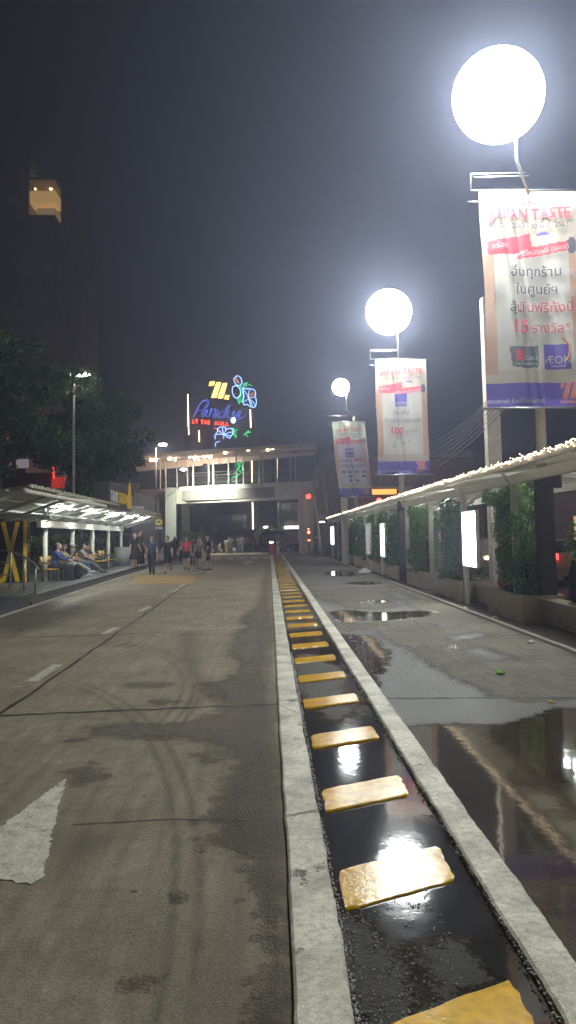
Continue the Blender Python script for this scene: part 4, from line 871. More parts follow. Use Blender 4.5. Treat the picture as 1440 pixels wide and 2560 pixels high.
for i,(px,py) in enumerate(((382,1147),(434,1143),(484,1141),(522,1137),(571,1127),(621,1124),(675,1122))):
    y=by(at(px,py,77).x)+.4; p=at(px,py,y); s=thing('ceiling_lantern','cluster of warm ceiling bulbs under the bridge roof, '+['far left','second from the left','third from the left','middle','third from the right','second from the right','far right'][i],'light',tuple(p),0,'bulb clusters under the footbridge roof')
    c=MB(); r=random.Random(i)
    for q in range(5): c=MB(); c.ell((r.uniform(-.5,.5),r.uniform(-.2,.2),r.uniform(-.3,.02)),(.1,.1,.1),8,6); c.build('bulb',emit('lantern_bulb',(1,.72,.4),60),s)
    c=MB(); c.ell((0,0,.14),(.2,.15,.06),12,6); c.build('shade',mat('lantern_shade',(.12,.05,.04),.5),s)
    c=MB(); c.tube([(0,0,.2),(0,0,9.75-p.z+.0)],.02,5); c.build('stem',dark_steel,s)
for i,(px,py) in enumerate(((396,1258),(506,1254),(598,1248))):
    y=by(at(px,py,78).x)+1.2; p=at(px,py,y); s=thing('soffit_light','flat white lamp under the bridge deck, '+['left of the left column','middle one','right one'][i],'light',(p.x,y,5.2),0,'flat lamps under the footbridge deck')
    c=MB(); c.ell((0,0,0),(.5,.3,.05),14,6); c.build('lens',emit('deck_lens',(1,.97,.85),24),s,True); c=MB(); c.tube([(0,0,.02),(0,0,.12)],.42,14); c.build('housing',white_p,s)
# columns
b=MB(); p0=at(416,1215,80); p1=at(441,1215,80); b.box(p0.x,p1.x,79.0,79.8,0,6.6,0,.03); b.box(p1.x+.02,p1.x+1.0,79.6,81,5.0,6.3); tag(b.build('bridge_column',mat('pale_grey_concrete',(.36,.36,.31),.7,var=.1)),'big square column under the left part of the footbridge','column')
b=MB(); p0=at(455,1260,86); p1=at(474,1260,86); b.box(p0.x,p1.x,85.5,86.3,0,5.3,0,.03); tag(b.build('bridge_column',mat('green_light_concrete',(.33,.38,.28),.7,var=.1)),'slimmer column tinted for greenish light behind the big left column','column')  # greenish light on the column put into its concrete colour
b=MB(); b.box(3.0,3.66,71.9,72.6,0,5.9,0,.03); b.box(2.66,2.98,72.1,72.6,0,5.25,0,.02); tag(b.build('bridge_column',mat('warm_concrete',(.62,.57,.48),.7,var=.1)),'big square column under the right part of the footbridge','column')
b=MB(); b.box(3.72,4.1,73,73.6,0,5.3,0,.02); tag(b.build('bridge_column',mat('warm_concrete',(.62,.57,.48))),'thin column right of the big right column, behind the red lights','column')
# floodlight fixture shining on the panels
p=at(455,1174,76); t=thing('floodlight','small white floodlight on a bent arm in front of the bridge railing','light',(p.x,76,0))
b=MB(); b.tube([(-.55,3.0,6.6),(-.55,0,6.3),(-.55,0,p.z-.3),(-.3,0,p.z),(0,0,p.z)],.04,6); b.build('arm',grey_steel,t); b=MB(); b.ell((.15,0,p.z),(.3,.2,.1),12,6); b.build('lens',emit('flood_lens',(1,.98,.9),90),t,True)
L=bpy.data.lights.new('floodlight_beam','SPOT'); L.energy=7500; L.spot_size=R(125); L.spot_blend=1; L.color=(.95,1,.85); L.shadow_soft_size=.15
p=at(516,1200,76.5); lo=bpy.data.objects.new('floodlight_beam',L); COL.objects.link(lo); lo.location=(p.x,75.2,8.3); lo.rotation_euler=(Vector((p.x+.2,by(p.x),5.6))-lo.location).to_track_quat('-Z','Y').to_euler()
t=thing('floodlight','small floodlight on the railing shining down on the brightest bridge panel','light',(p.x,75.2,8.45)); b=MB(); b.box(-.2,.2,-.12,.12,-.06,.1,0,.01); b.tube([(0,.1,0),(0,by(p.x)-75.2,-.4)],.03,6); b.build('housing',dark_steel,t)
# stairs on the right end
t=thing('bridge_stairs','steep concrete stairs rising away to the right end of the footbridge','stairs',(0,0,0))
b=MB(); n=30
for k in range(n):
    y=64.5+k*.3; z=(k+1)*5.95/n; b.box(4.15,5.0,y,y+.34,z-.12,z)
b.build('steps',mat('stair_concrete',(.32,.3,.26),.7,var=.2),t)
for x in (4.1,5.05):
    b=MB(); b.hexa([(x-.05,64.2,-.0),(x+.05,64.2,0),(x+.05,73.5,5.9),(x-.05,73.5,5.9)],[(x-.05,64.2,.55),(x+.05,64.2,.55),(x+.05,73.5,6.45),(x-.05,73.5,6.45)]); b.build('stringer',mat('pale_stringer',(.5,.48,.42),.6),t)
    for k in range(3): b=MB(); b.tube([(x,64.2,1.1-k*.22),(x,73.5,7.4-k*.22),(x,75,7.4-k*.22)],.03,6); b.build('rail',grey_steel,t)
p=at(805,1306,70); s=thing('stair_light','small white lamp above the stair foot','light',(p.x,70,p.z)); b=MB(); b.ell((0,0,0),(.25,.2,.08),12,6); b.build('lens',emit('deck_lens',(1,.97,.85),24),s,True); b=MB(); b.tube([(0,0,.05),(0,0,.4),(.3,1.2,1.0)],.03,6); b.build('arm',dark_steel,s)
# ================================================================ BACKGROUND
tan=mat('tan_clad_wall',(.3,.24,.18),.7,var=.15,scale=.5)
t=thing('tan_building','plain tan building rising behind the stairs at the right of the bridge','building',(0,0,0))
b=MB(); b.box(6.3,22,86,110,0,10.6); b.prism([(5.35,86.01,0),(6.3,86.01,0),(6.3,86.01,10.6),(5.5,86.01,8.6)],(0,20,0)); b.build('wall',tan,t)
b=MB()
for k in range(12): b.torus((9.6,85.95,2.5),1.2+k*.34,.03,'y',14,4,0,R(110),R(175))
b.build('curved_trim',mat('trim_cream',(.5,.42,.3),.5),t)
t=thing('restaurant_building','dark maroon building with a glowing orange awning behind the walkway roof','building',(0,0,0))
b=MB(); b.box(7.0,16,62,80,0,7.6); b.build('wall',mat('maroon_wall',(.16,.05,.04),.6,var=.3,scale=.6),t)
b=MB(); a=at(905,1237,60); c=at(988,1224,60); b.box(a.x,c.x,59.4,60,a.z,c.z); b.build('awning',emit('orange_awning',(1,.42,.05),1.6),t)
b=MB(); b.box(a.x-.3,c.x+1.2,59.2,61.9,c.z+.02,c.z+.2); b.build('awning_frame',mat('awning_edge',(.4,.25,.12),.5),t)
b=MB()
for k in range(7): x=8.6+k*.45; b.bar((x,61.9,5.6),(x+.7+.2*(k%2),61.9,7.3),.06,.03)
b.build('wall_pattern',mat('pattern_cream',(.5,.35,.22),.5),t)
p=at(948,1252,59); b=MB(); b.ell(tuple(p),(.2,.15,.2),10,8); b.build('red_lamp',emit('red_lamp',(1,.03,.02),16),t)
b=MB(); b.bar((p.x,59.1,p.z+.1),(p.x,60,p.z+.3),.03); b.build('lamp_arm',dark_steel,t)
t=thing('shop_row','low dark row of shops across the back street behind the shrubs','building',(0,0,0))
b=MB(); b.box(15,24,8,60,0,4.6); b.build('wall',mat('shop_wall',(.06,.03,.028),.7,scale=.8),t)
for k,(y,z,l) in enumerate(((20,3.1,3),(27,3.3,3),(34,3.2,4),(44,3.3,4),(16,2.7,2))):
    b=MB(); b.tube([(14.93,y,z),(14.93,y+l,z+.02)],.035,5); b.build('red_led_strip',emit('red_led',(1,.04,.03),5),t)
for k in range(7):
    b=MB(); b.box(14.94,14.99,12+k*6,15+k*6,.8,2.4); b.build('shop_window',emit('shop_window_%d'%(k%3),[(1,.35,.15),(.9,.5,.25),(.8,.15,.1)][k%3],[.9,.6,.4][k%3]),t)
# dark mall building with neon
NY=131.0
t=thing('mall_building','big dark block behind the footbridge with thin vertical light strips','building',(0,0,0))
a=at(462,985,NY+1); c=at(636,985,NY+1)
b=MB(); b.box(a.x,c.x,NY+1,NY+30,0,a.z-2.2); b.box(a.x-1.2,c.x+.5,NY+.6,NY+1,0,6); b.build('wall',mat('mall_dark_wall',(.055,.048,.045),.7,var=.15,scale=.3),t)
b=MB()
for k in range(3): b.box(a.x+1+k*3.2,a.x+3.7+k*3.2,NY+.5,NY+.59,.5,5.2)
b.build('glass_bays',mat('dim_glass_bay',(.04,.03,.03),.15),t)
strip_em=emit('warm_led_strip',(1,.72,.42),7.15)
for (px0,py0,px1,py1) in ((469,985,472,1068),(497,1076,498.5,1104),(625.5,1023,628,1068),(629,1140,630,1205),(631,1246,633,1325),(414,1160,415,1205),(521,1150,522,1205),(692,1132,692.5,1195)):
    p=at(px0,py0,NY); q=at(px1,py1,NY); b=MB(); b.tube([(p.x,NY+(.3),p.z),(p.x*.5+q.x*.5,NY+.3,q.z)],.1,6); b.build('light_strip',strip_em,t)
for q in range(4): p=at(471.5,1073+q*4,NY); b=MB(); b.ell((p.x,NY+.2,p.z),.1,6,5); b.build('light_dot',strip_em,t)
# neon sign
t=thing('neon_sign','big outlined neon sign with script lettering, striped emblem and blue hibiscus flowers','neon sign',(0,NY,0))
def Z(px,py):      # sign drawing is in sixths of a photo pixel from its own corner
    p=at(440+px/6,920+py/6,NY); return Vector((p.x,0,p.z))
neb=emit('blue_neon',(.12,.2,1),2.3); nel=emit('pale_blue_neon',(.3,.5,1),4.42); neg=emit('green_neon',(.02,.85,.22),2.21); ney=emit('yellow_neon',(1,.66,.18),5.20); ner=emit('red_neon_letters',(1,.05,.02),4.5); neo=emit('orange_neon',(1,.25,.08),2.2)
b=MB()
def S3(pts,r,mb_,sm=True):
    P=[Z(*p) for p in pts]
    if sm and len(P)>2:
        Q=[]
        for i in range(len(P)-1):
            p0=P[max(i-1,0)];p1=P[i];p2=P[i+1];p3=P[min(i+2,len(P)-1)]
            for k in range(4):
                u=k/4; Q.append(.5*((2*p1)+(p2-p0)*u+(2*p0-5*p1+4*p2-p3)*u*u+(3*p1-p0-3*p2+p3)*u**3))
        Q.append(P[-1]); P=Q
    mb_.tube([tuple(p) for p in P],r,5)
for k in range(4): S3([(520+k*20,200),(494+k*22,270)],.055,b,False)
for k in range(5): S3([(612+k*15,214),(533+k*17,448)],.055,b,False)
for k in range(5): S3([(706+k*15,226),(630+k*17,455)],.055,b,False)
for k in range(4): S3([(742+k*18,405),(732+k*18,472)],.05,b,False)
b.build('striped_emblem',ney,t)
b=MB()   # script word, outlined
def W(pts): S3(pts,.034,b)
W([(262,735),(300,650),(345,560),(395,500),(450,478),(490,500),(480,560),(430,610),(370,635),(335,630)]); W([(275,700),(320,640),(350,560),(400,505),(445,490),(475,510),(462,555),(420,590)])
W([(475,640),(440,622),(395,660),(380,700),(395,730),(430,715),(465,660),(478,625),(450,690),(455,725),(480,715)]); W([(470,655),(430,650),(405,690),(420,700),(455,660)])
W([(505,725),(535,605),(520,660),(560,620),(595,615),(580,640)]); W([(490,730),(515,650),(530,600)])
W([(640,645),(600,640),(565,680),(555,730),(580,745),(620,700),(642,640),(620,715),(635,745),(660,730)]); W([(610,655),(585,690),(590,715),(615,680)])
W([(720,655),(690,650),(660,690),(655,730),(690,745),(725,690),(760,610),(805,550),(770,650),(725,745)]); W([(790,570),(750,620),(735,670)])
W([(800,640),(775,700),(770,735),(800,750),(830,720)]); W([(875,640),(845,680),(860,720),(835,770),(815,765),(850,780),(880,730),(865,690),(880,645)])
W([(880,735),(930,700),(975,660),(960,640),(920,670),(900,720),(915,765),(960,770),(1010,740),(1050,690)]); W([(930,720),(955,685),(940,745),(985,745)])
b.build('script_word',neb,t)
b=MB()   # red capitals
def C(x,y,kind):
    h=52; y1=y+h
    if kind=='A': S3([(x,y1),(x+14,y),(x+28,y1)],.1,b,False)
    if kind in 'IT': S3([(x+12,y),(x+12,y1)],.1,b,False)
    if kind=='T': S3([(x-6,y),(x+30,y)],.1,b,False)
    if kind in 'HE': S3([(x,y),(x,y1)],.1,b,False); S3([(x,y+h/2),(x+24,y+h/2)],.1,b,False)
    if kind=='H': S3([(x+26,y),(x+26,y1)],.1,b,False)
    if kind=='E': S3([(x,y),(x+24,y)],.1,b,False); S3([(x,y1),(x+24,y1)],.1,b,False)
    if kind=='M': S3([(x,y1),(x,y),(x+18,y+30),(x+36,y),(x+36,y1)],.1,b,False)
    if kind=='L': S3([(x,y),(x,y1),(x+24,y1)],.1,b,False)
for x,y,k in ((245,778,'A'),(300,780,'T'),(380,785,'T'),(430,787,'H'),(482,790,'E'),(592,802,'M'),(660,806,'A'),(710,808,'L'),(760,812,'L')): C(x,y,k)
b.build('capital_letters',ner,t)
b=MB()
def loop(pts): S3(pts+[pts[0]],.055,b)
loop([(915,115),(965,140),(990,200),(975,250),(925,262),(885,220),(870,165)]); loop([(850,285),(900,265),(945,300),(970,350),(955,420),(900,450),(860,410),(842,340)])
loop([(1005,290),(1060,315),(1110,310),(1180,335),(1195,400),(1180,430),(1205,480),(1195,570),(1160,590),(1110,575),(1060,545),(1025,550),(1000,500),(1020,430),(1010,370)])
for p in (((1090,455),(1040,360),(1005,300)),((1090,455),(1085,380),(1115,320)),((1090,455),(1150,440),(1185,425)),((1095,465),(1150,500),(1190,560)),((1090,470),(1110,520),(1120,570)),((1085,465),(1040,490),(1010,510)),((1092,462),(1130,520),(1150,580))): S3(list(p),.04,b)
S3([(590,1068),(585,1010),(620,960),(625,910),(680,885),(740,890),(750,925),(800,905),(850,920),(850,980),(825,1020),(800,1060)],.055,b)
for p in (((720,1000),(660,950),(630,930)),((720,1000),(700,940),(700,890)),((720,1000),(740,950),(750,925)),((720,1000),(780,975),(840,960)),((715,1005),(650,990),(600,1005)),((712,1065),(725,1010),(790,1050)),((730,1000),(780,1010),(820,1020))): S3(list(p),.045,b)
S3([(590,1180),(600,1120),(660,1100)],.05,b)
b.build('flower_outlines',nel,t)
b=MB(); low=0
for p in (((1003,240),(1060,235),(1145,272)),((1010,275),(1045,225),(1070,215)),((1030,235),(1065,285)),((960,270),(990,330),(1005,365)),((970,265),(1000,330)),((925,460),(960,425),(1000,410),(1000,480),(955,520),(945,535),(925,460)),((940,470),(985,440)),((950,500),(990,470)),((970,380),(1005,375)),
  ((840,910),(880,905),(865,960),(925,920)),((860,980),(910,975)),((840,1010),(880,1000),(890,1045)),((1010,1010),(1060,970),(1110,940)),((1040,980),(1080,1035)),((1060,960),(1120,970)),((1080,940),(1060,985)),((905,1005),(890,1050))):
    if p[0][1]>=900 and not low: b.build('leaf_outline',neg,t); b=MB(); low=1
    S3(list(p),.055,b)
b.build('leaf_outline',neg,t); b=MB()
for q in ((870,1380),(910,1400),(880,1470),(930,1500),(900,1560),(860,1600),(840,1660)): S3([q,(q[0]+40,q[1]-40),(q[0]+70,q[1]+20),(q[0]+10,q[1]+50)],.055,b)
b.build('leaf_outline',neg,t)
b=MB()
for p in (((900,150),(895,170),(925,215),(940,215),(905,155)),((1085,455),(1110,400),(1150,370),(1170,380),(1150,400),(1110,410)),((855,1000),(862,960),(850,925)),((570,910),(600,905),(670,970)),((880,380),(895,400))): S3(list(p),.045,b)
b.build('flower_stamens',neo,t)
b=MB()
for px,py in ((300,560),(700,560),(1100,360),(720,960),(650,330)):
    p=Z(px,py); b.tube([(p.x,.1,p.z),(p.x,1.4,p.z)],.05,5)
p=Z(60,1180); q=Z(1150,1180); b.box(Z(300,0).x,Z(1050,0).x,.12,.2,Z(0,765).z,Z(0,780).z); b.box(Z(480,0).x,Z(500,0).x,.12,.2,Z(0,1180).z,Z(0,200).z); b.box(Z(1000,0).x,Z(1010,0).x,.12,.2,Z(0,1180).z,Z(0,300).z)
b.build('support_frame',mat('sign_frame_dark',(.03,.03,.03),.6),t)
p=Z(868,812); s=thing('spot_lamp','small white spot lamp on a slanted arm beside the neon flowers','light',(p.x,NY-2,p.z)); b=MB(); b.ell((0,0,0),(.35,.3,.45),12,8); b.build('lens',emit('spot_lens',(1,1,.98),10),s,True); q=Z(960,920); b=MB(); b.tube([(0,0,-.1),(q.x-p.x,0,q.z-p.z),(q.x-p.x,1.9,q.z-p.z)],.07,5); b.build('arm',mat('spot_arm',(.35,.2,.12),.5),s)
# arch, kiosk, screens under the bridge
t=thing('entrance_arch','pale pointed arch with two small lamps beyond the footbridge','arch',(0,0,0)); Y=90
pts=[(634,1376),(636,1345),(642,1330),(655,1319),(668,1314),(682,1319),(692,1330),(697,1350)]; b=MB()
b.tube([tuple(at(x,y,Y)) for x,y in pts],.16,8); b.tube([tuple(at(x+6 if x<668 else x-5,y+5,Y+.8)) for x,y in pts],.1,8); b.build('arch_tube',mat('pale_arch',(.5,.5,.45),.6),t,True)
for px in (661,666): p=at(px,1318,Y-.2); b=MB(); b.ell(tuple(p),.11,8,6); b.build('lamp',emit('spot_lens',(1,1,.98),10),t)
t=thing('kiosk','grey service block with a glowing white sign box under the right of the bridge','kiosk',(0,0,0)); Y=88
a=at(690,1258,Y); c=at(750,1258,Y)
b=MB(); b.box(a.x+.2,c.x+.2,Y,Y+4,2.9,a.z); b.box(a.x+.4,a.x+.8,Y,Y+4,0,2.9); b.box(c.x-.2,c.x+.2,Y,Y+4,0,2.9); b.box(a.x+.8,c.x-.2,Y+3.8,Y+4,0,2.9); b.build('wall',mat('kiosk_grey',(.22,.2,.2),.6,var=.15,scale=.7),t)
b=MB(); p=at(711,1322.5,Y-.1); q=at(748,1314.5,Y-.1); b.box(p.x,q.x,Y-.25,Y-.01,p.z,q.z); b.build('sign_box',emit('white_sign_box',(1,1,1),4.5),t)
b=MB(); b.box(a.x+.1,a.x+.35,Y-.3,Y-.01,.0,a.z+.1); b.build('pillar',mat('pale_pillar',(.45,.44,.42),.5),t)
for q in range(4): p=at(720+q*8,1337,Y+3.5); b=MB(); b.ell(tuple(p),.12,6,5); b.build('item',mat('kiosk_item%d'%(q%2),[(.4,.3,.2),(.3,.35,.4)][q%2],.5),t)
b=MB(); 
for (px0,py0,px1,py1) in ((709,1238,745,1239),(709,1243,746,1245),(712,1247,740,1246)):
    p=at(px0,py0,73.2); q=at(px1,py1,73.2); b.bar(tuple(p),tuple(q),.1,.12)
tag(b.build('pipe_rack',mat('shiny_pipes',(.55,.55,.52),.3)),'three bright pipes slung under the right end of the bridge deck','pipes')
# red lights by the right column
p=at(771,1241,71.5); t=thing('red_signal_lamp','red ring of lamps high beside the right bridge column','light',(p.x,71.5,p.z)); b=MB()
for k in range(6): b.ell((.16*math.cos(k*PI/3),0,.16*math.sin(k*PI/3)),(.075,.06,.075),8,6)
b.ell((0,0,0),(.07,.05,.07),8,6); b.build('lamps',red_em,t); b=MB(); b.disc((0,.1,0),.25,'y',.06); b.box(-.4,.0,.12,.2,-.05,.05); b.build('back_plate',black_p,t)
p=at(771.5,1331,71.5); t=thing('red_signal_lamp','low red signal lamps on a thin pole beside the right bridge column','light',(p.x,71.5,0)); b=MB(); b.ell((0,-.1,p.z),(.13,.08,.13),10,8); b.ell((0,-.1,p.z+.3),(.07,.05,.07),8,6); b.ell((.02,-.1,p.z-.7),(.1,.06,.06),8,6); b.build('lamps',emit('signal_red',(1,.12,.06),12),t)
b=MB(); b.tube([(0,0,0),(0,0,p.z+.6)],.05,8); b.box(-.14,.14,-.06,.06,p.z-.2,p.z+.5); b.build('pole',dark_steel,t)
b=MB(); p=at(787,1372,69)
for z in (.35,.75,1.05): b.tube([(3.6,71.7,z),(4.1,70,z),(5.2,63.9,z)],.025,6)
for x,y in ((3.6,71.7),(4.1,70),(4.65,67),(5.2,63.9)): b.tube([(x,y,0),(x,y,1.05)],.03,6)
tag(b.build('pedestrian_rail',grey_steel),'low metal railing beside the foot of the stairs','railing')
# red barrier at the far end of the kerbs
p=G(681,1388); t=thing('barrier_post','red barrier box with a glowing lamp on top at the far end of the kerbs','barrier',(p.x,p.y,0))
b=MB(); b.tube([(0,0,.02),(0,0,.15),(0,0,.9),(0,0,1.05)],[.36,.3,.26,.2],14); b.build('body',mat('red_plastic',(.42,.05,.04),.4),t,True); b=MB(); b.ell((-.08,-.06,1.12),(.2,.16,.09),12,6); b.build('lamp',emit('barrier_lamp',(1,.55,.4),8),t,True)
for s_ in (-1,1): b=MB(); b.box(s_*.55-.28,s_*.55+.28,-.2,.3,0,.22,0,.04); b.build('concrete_foot',mat('pale_concrete',(.5,.46,.36)),t)
for i,px in enumerate((693,697)):
    p=G(px,1386); b=MB(); b.tube([(0,0,0),(0,0,1.15),(0,0,1.2)],[.07,.07,.03],10); b.tube([(0,0,.8),(0,0,.95)],.075,10,1); o=b.build('bollard',[white_p,mat('red_plastic',(.42,.05,.04))],None,True); o.location=(p.x,p.y+i*.5,0); tag(o,'slim white bollard right of the red barrier, '+['left one','right one'][i],'bollard','white bollards')
b=MB(); Y=110; b.box(-30,22,Y,Y+1,0,2.6); b.box(-30,-10,Y-12,Y-11,0,4.2); tag(b.build('far_wall',mat('far_dark_wall',(.035,.03,.03),.8,scale=.4)),'dark wall closing the street beyond the footbridge','wall')
# ================================================================ light and air
W=bpy.data.worlds.new('World'); S.world=W; W.use_nodes=True; nt=W.node_tree; bg=nt.nodes['Background']
tc=nt.nodes.new('ShaderNodeTexCoord'); sp=nt.nodes.new('ShaderNodeSeparateXYZ'); nt.links.new(tc.outputs['Generated'],sp.inputs[0])
c=ramp(nt,sp.outputs[2],[(.0,(.052,.046,.048)),(.25,(.040,.040,.049)),(.8,(.022,.022,.026))]); nt.links.new(c,bg.inputs[0]); bg.inputs[1].default_value=.18
def glow_haze(den):
    b=MB(); b.box(-152,152,-42,178,-2,62); m=bpy.data.materials.new('lamp_glow_haze'); m.use_nodes=True; nt=m.node_tree; nt.nodes.clear(); o=nt.nodes.new('ShaderNodeOutputMaterial'); v=nt.nodes.new('ShaderNodeVolumePrincipled')
    v.inputs['Color'].default_value=(.66,.72,1,1); v.inputs['Density'].default_value=den; v.inputs['Anisotropy'].default_value=.72; nt.links.new(v.outputs[0],o.inputs['Volume'])
    o=struct('glow_haze',b,m,'stuff')  # air volume added to spread a glow around the lamps
S.view_settings.view_transform='Standard'; S.view_settings.look='None'; S.view_settings.gamma=1; S.view_settings.exposure=.15
S.render.engine='CYCLES'; glow_haze(.0048); cy=S.cycles; cy.use_denoising=True; cy.max_bounces=5; cy.diffuse_bounces=2; cy.glossy_bounces=3; cy.transmission_bounces=3; cy.volume_bounces=0; cy.sample_clamp_indirect=4; cy.caustics_reflective=False; cy.caustics_refractive=False; cy.use_light_tree=True
# ================================================================ PEOPLE
def fuse(mb, vox, name, m_, parent, smooth=3):
    me=bpy.data.meshes.new('tmp'); me.from_pydata(mb.v,[],mb.f); me.update(); o=bpy.data.objects.new('tmp',me); COL.objects.link(o)
    md=o.modifiers.new('r','REMESH'); md.mode='VOXEL'; md.voxel_size=vox; md.use_smooth_shade=True
    sm=o.modifiers.new('s','SMOOTH'); sm.factor=.5; sm.iterations=smooth
    dg=bpy.context.evaluated_depsgraph_get(); dg.update(); n=bpy.data.meshes.new_from_object(o.evaluated_get(dg)); n.name=name
    bpy.data.objects.remove(o); bpy.data.meshes.remove(me); n.materials.clear(); n.materials.append(m_)
    q=bpy.data.objects.new(name,n); COL.objects.link(q); q.parent=parent; return q
def colm(kind,c,rough=.75): return mat('%s_%d_%d_%d'%(kind,*[int(x*100) for x in c]),c,rough,var=.15,scale=12,bmp=.2)
def person(label, loc, rz, h=1.7, legs=((12,8),(-14,14)), arms=((12,8,15),(-10,8,15)), lean=0, sit=False, top=(.02,.02,.025), sleeve='short', bottom='shorts', bcol=(.02,.02,.02), skin=(.42,.26,.17), hair='short', hcol=(.012,.01,.009), shoes=(.03,.03,.03), headyaw=0, headpitch=0, mask=None, cap=None, back_text=None, vox=.014, fingers=True, extra=None, group=None, name='person'):
    t=thing(name,label,'person',loc,rz,group); s=h/1.72; rd=lambda a:R(a)
    fw=Vector((0,-1,0)); V=lambda x,y,z:Vector((x,y,z))
    P=V(0,0,.93)
    def leg(sx,a,k,sp=0):
        hip=P+V(sx*.085,0,-.03); kn=hip+V(sx*sp,-math.sin(rd(a)),-math.cos(rd(a)))*.43; b=a-k; an=kn+V(0,-math.sin(rd(b)),-math.cos(rd(b)))*.42
        fa=(b*.45 if not sit else 0)-(35 if k>35 and not sit else 0)*1.0; toe=an+V(sx*.02,-math.cos(rd(fa))*.17,-.045+math.sin(rd(fa))*.17); return hip,kn,an,toe
    LL=[leg(1,*legs[0]),leg(-1,*legs[1])]
    la=rd(lean); up=V(0,-math.sin(la),math.cos(la)); chest=P+up*.30; neck=P+up*.49; head=P+up*.52+V(0,-.02-math.sin(la)*.03,.14)
    def arm(sx,a,o,e,tw=0):
        sh=P+up*.45+V(sx*.175,0,0); d=V(sx*math.sin(rd(o)),-math.sin(rd(a))*math.cos(rd(o)),-math.cos(rd(a))*math.cos(rd(o))); el=sh+d*.285
        d2=V(sx*math.sin(rd(o))*math.cos(rd(tw))-sx*math.sin(rd(tw)),-math.sin(rd(a+e)),-math.cos(rd(a+e))).normalized(); wr=el+d2*.25; return sh,el,wr,d2
    AA=[arm(1,*arms[0]),arm(-1,*arms[1])]
    B=MB(); q=lambda v:v
    B.ell(P,(.155,.11,.12)); B.cap(P,.115,P+up*.2,.115,12); B.ell(P+up*.3,(.165,.11,.17)); B.cap(P+up*.44+V(-.14,0,0),.058,P+up*.44+V(.14,0,0),.058); B.cap(P+up*.44,.058,head+V(0,.01,-.05),.052)
    Rh=(Matrix.Rotation(rd(headyaw),3,'Z')@Matrix.Rotation(rd(headpitch),3,'X'))
    hp=lambda x,y,z: head+Rh@V(x,y,z)
    B.ell(head,(.075,.095,.115),14,10,rot=Rh); B.ell(hp(0,-.025,-.06),(.055,.065,.055),10,8,rot=Rh); B.cap(hp(0,-.09,.01),.01,hp(0,-.11,-.025),.017,6); B.cap(hp(-.022,-.088,-.062),.01,hp(.022,-.088,-.062),.01,6)
    for sx in (1,-1): B.ell(hp(sx*.078,.01,-.005),(.014,.022,.033),8,6,rot=Rh)
    for (hip,kn,an,toe) in LL: B.cap(hip,.085,kn,.055,12); B.cap(kn,.057,kn.lerp(an,.35),.056,10); B.cap(kn.lerp(an,.35),.056,an,.036,10); B.cap(an+V(0,.03,-.04),.034,toe,.03,8); B.cap(an,.034,an+V(0,.02,-.04),.036,8)
    for i,(sh,el,wr,d) in enumerate(AA):
        sx=1 if i==0 else -1
        B.cap(sh,.05,el,.038,10); B.cap(el,.038,wr,.026,10)
        x=d.cross(V(0,1,0)) if abs(d.y)<.8 else d.cross(V(0,0,1)); x.normalize(); B.cap(wr,.026,wr+d*.075,.03,8); B.cap(wr+d*.03-x*.018,.018,wr+d*.08-x*.022,.016,8); B.cap(wr+d*.03+x*.018,.018,wr+d*.08+x*.022,.016,8)
        if fingers:
            nrm=d.cross(x).normalized()
            for k,(off,L) in enumerate(((-.03,.065),(-.011,.078),(.009,.073),(.028,.055))):
                a=wr+d*.085+x*off; m_=a+d*L*.55+nrm*.006; B.cap(a,.0095,m_,.009,6); B.cap(m_,.009,m_+(d*.8+nrm*.5).normalized()*L*.5,.008,6)
            a=wr+d*.03-x*.028; m_=a-x*.03+d*.03; B.cap(a,.012,m_,.011,6); B.cap(m_,.011,m_+d*.03-x*.005,.009,6)
    T=MB(); e=.022
    T.cap(P+up*.03,.13,P+up*.2,.135,12); T.ell(P+up*.3,(.165+e,.11+e,.17+e)); T.ell(P+up*.08,(.165,.13,.14)); T.cap(P+up*.425+V(-.14,0,0),.075,P+up*.425+V(.14,0,0),.075)
    fr={'short':.62,'long':1,'none':0}[sleeve]
    for (sh,el,wr,d) in AA:
        if fr: T.cap(sh,.072,sh.lerp(el,fr),.062 if fr<1 else .05,10)
        if fr==1: T.cap(el,.052,el.lerp(wr,.93),.042,10)
    Bo=MB()
    if bottom=='dress':
        z0=min(LL[0][1].z,LL[1][1].z); Bo.tube([P+V(0,0,.12),P,P+V(0,0,-.2),V(0,0,z0-.02)],[.14,.185,.2,.24],18); 
    elif bottom=='gown': Bo.tube([P+V(0,0,.12),P,P+V(0,0,-.3),V(0,0,.18)],[.14,.18,.2,.25],18)
    else:
        Bo.ell(P+V(0,0,-.01),(.17,.13,.12))
        f2={'shorts':.62,'long_shorts':1.0,'pants':1,'hot':.38}[bottom]
        for (hip,kn,an,toe) in LL:
            Bo.cap(hip,.105,hip.lerp(kn,f2),.088 if f2<1 else .075,12)
            if bottom=='pants': Bo.cap(kn,.075,an+V(0,0,.02),.055,10)
    Sh=MB()
    for (hip,kn,an,toe) in LL: Sh.cap(an+V(0,.035,-.045),.043,toe+V(0,-.01,0),.038,10); Sh.cap(an+V(0,0,-.02),.045,an+V(0,.02,-.05),.045,8)
    Ha=MB()
    Ha.ell(hp(0,.02,.028),(.086,.098,.108),14,10,rot=Rh)
    if hair=='long': Ha.cap(hp(0,.06,.0),.075,P+up*.34+V(0,.1,0),.07,10); Ha.cap(hp(.06,.03,0),.03,hp(.07,.03,-.18),.035,8); Ha.cap(hp(-.06,.03,0),.03,hp(-.07,.03,-.18),.035,8)
    if hair=='bun': Ha.ell(hp(0,.1,.08),.05)
    if hair=='veil': Ha.ell(hp(0,.03,.0),(.1,.105,.13),14,10,rot=Rh); Ha.cap(hp(0,.05,-.05),.1,P+up*.3+V(0,.02,0),.17,12)
    Hat=MB()
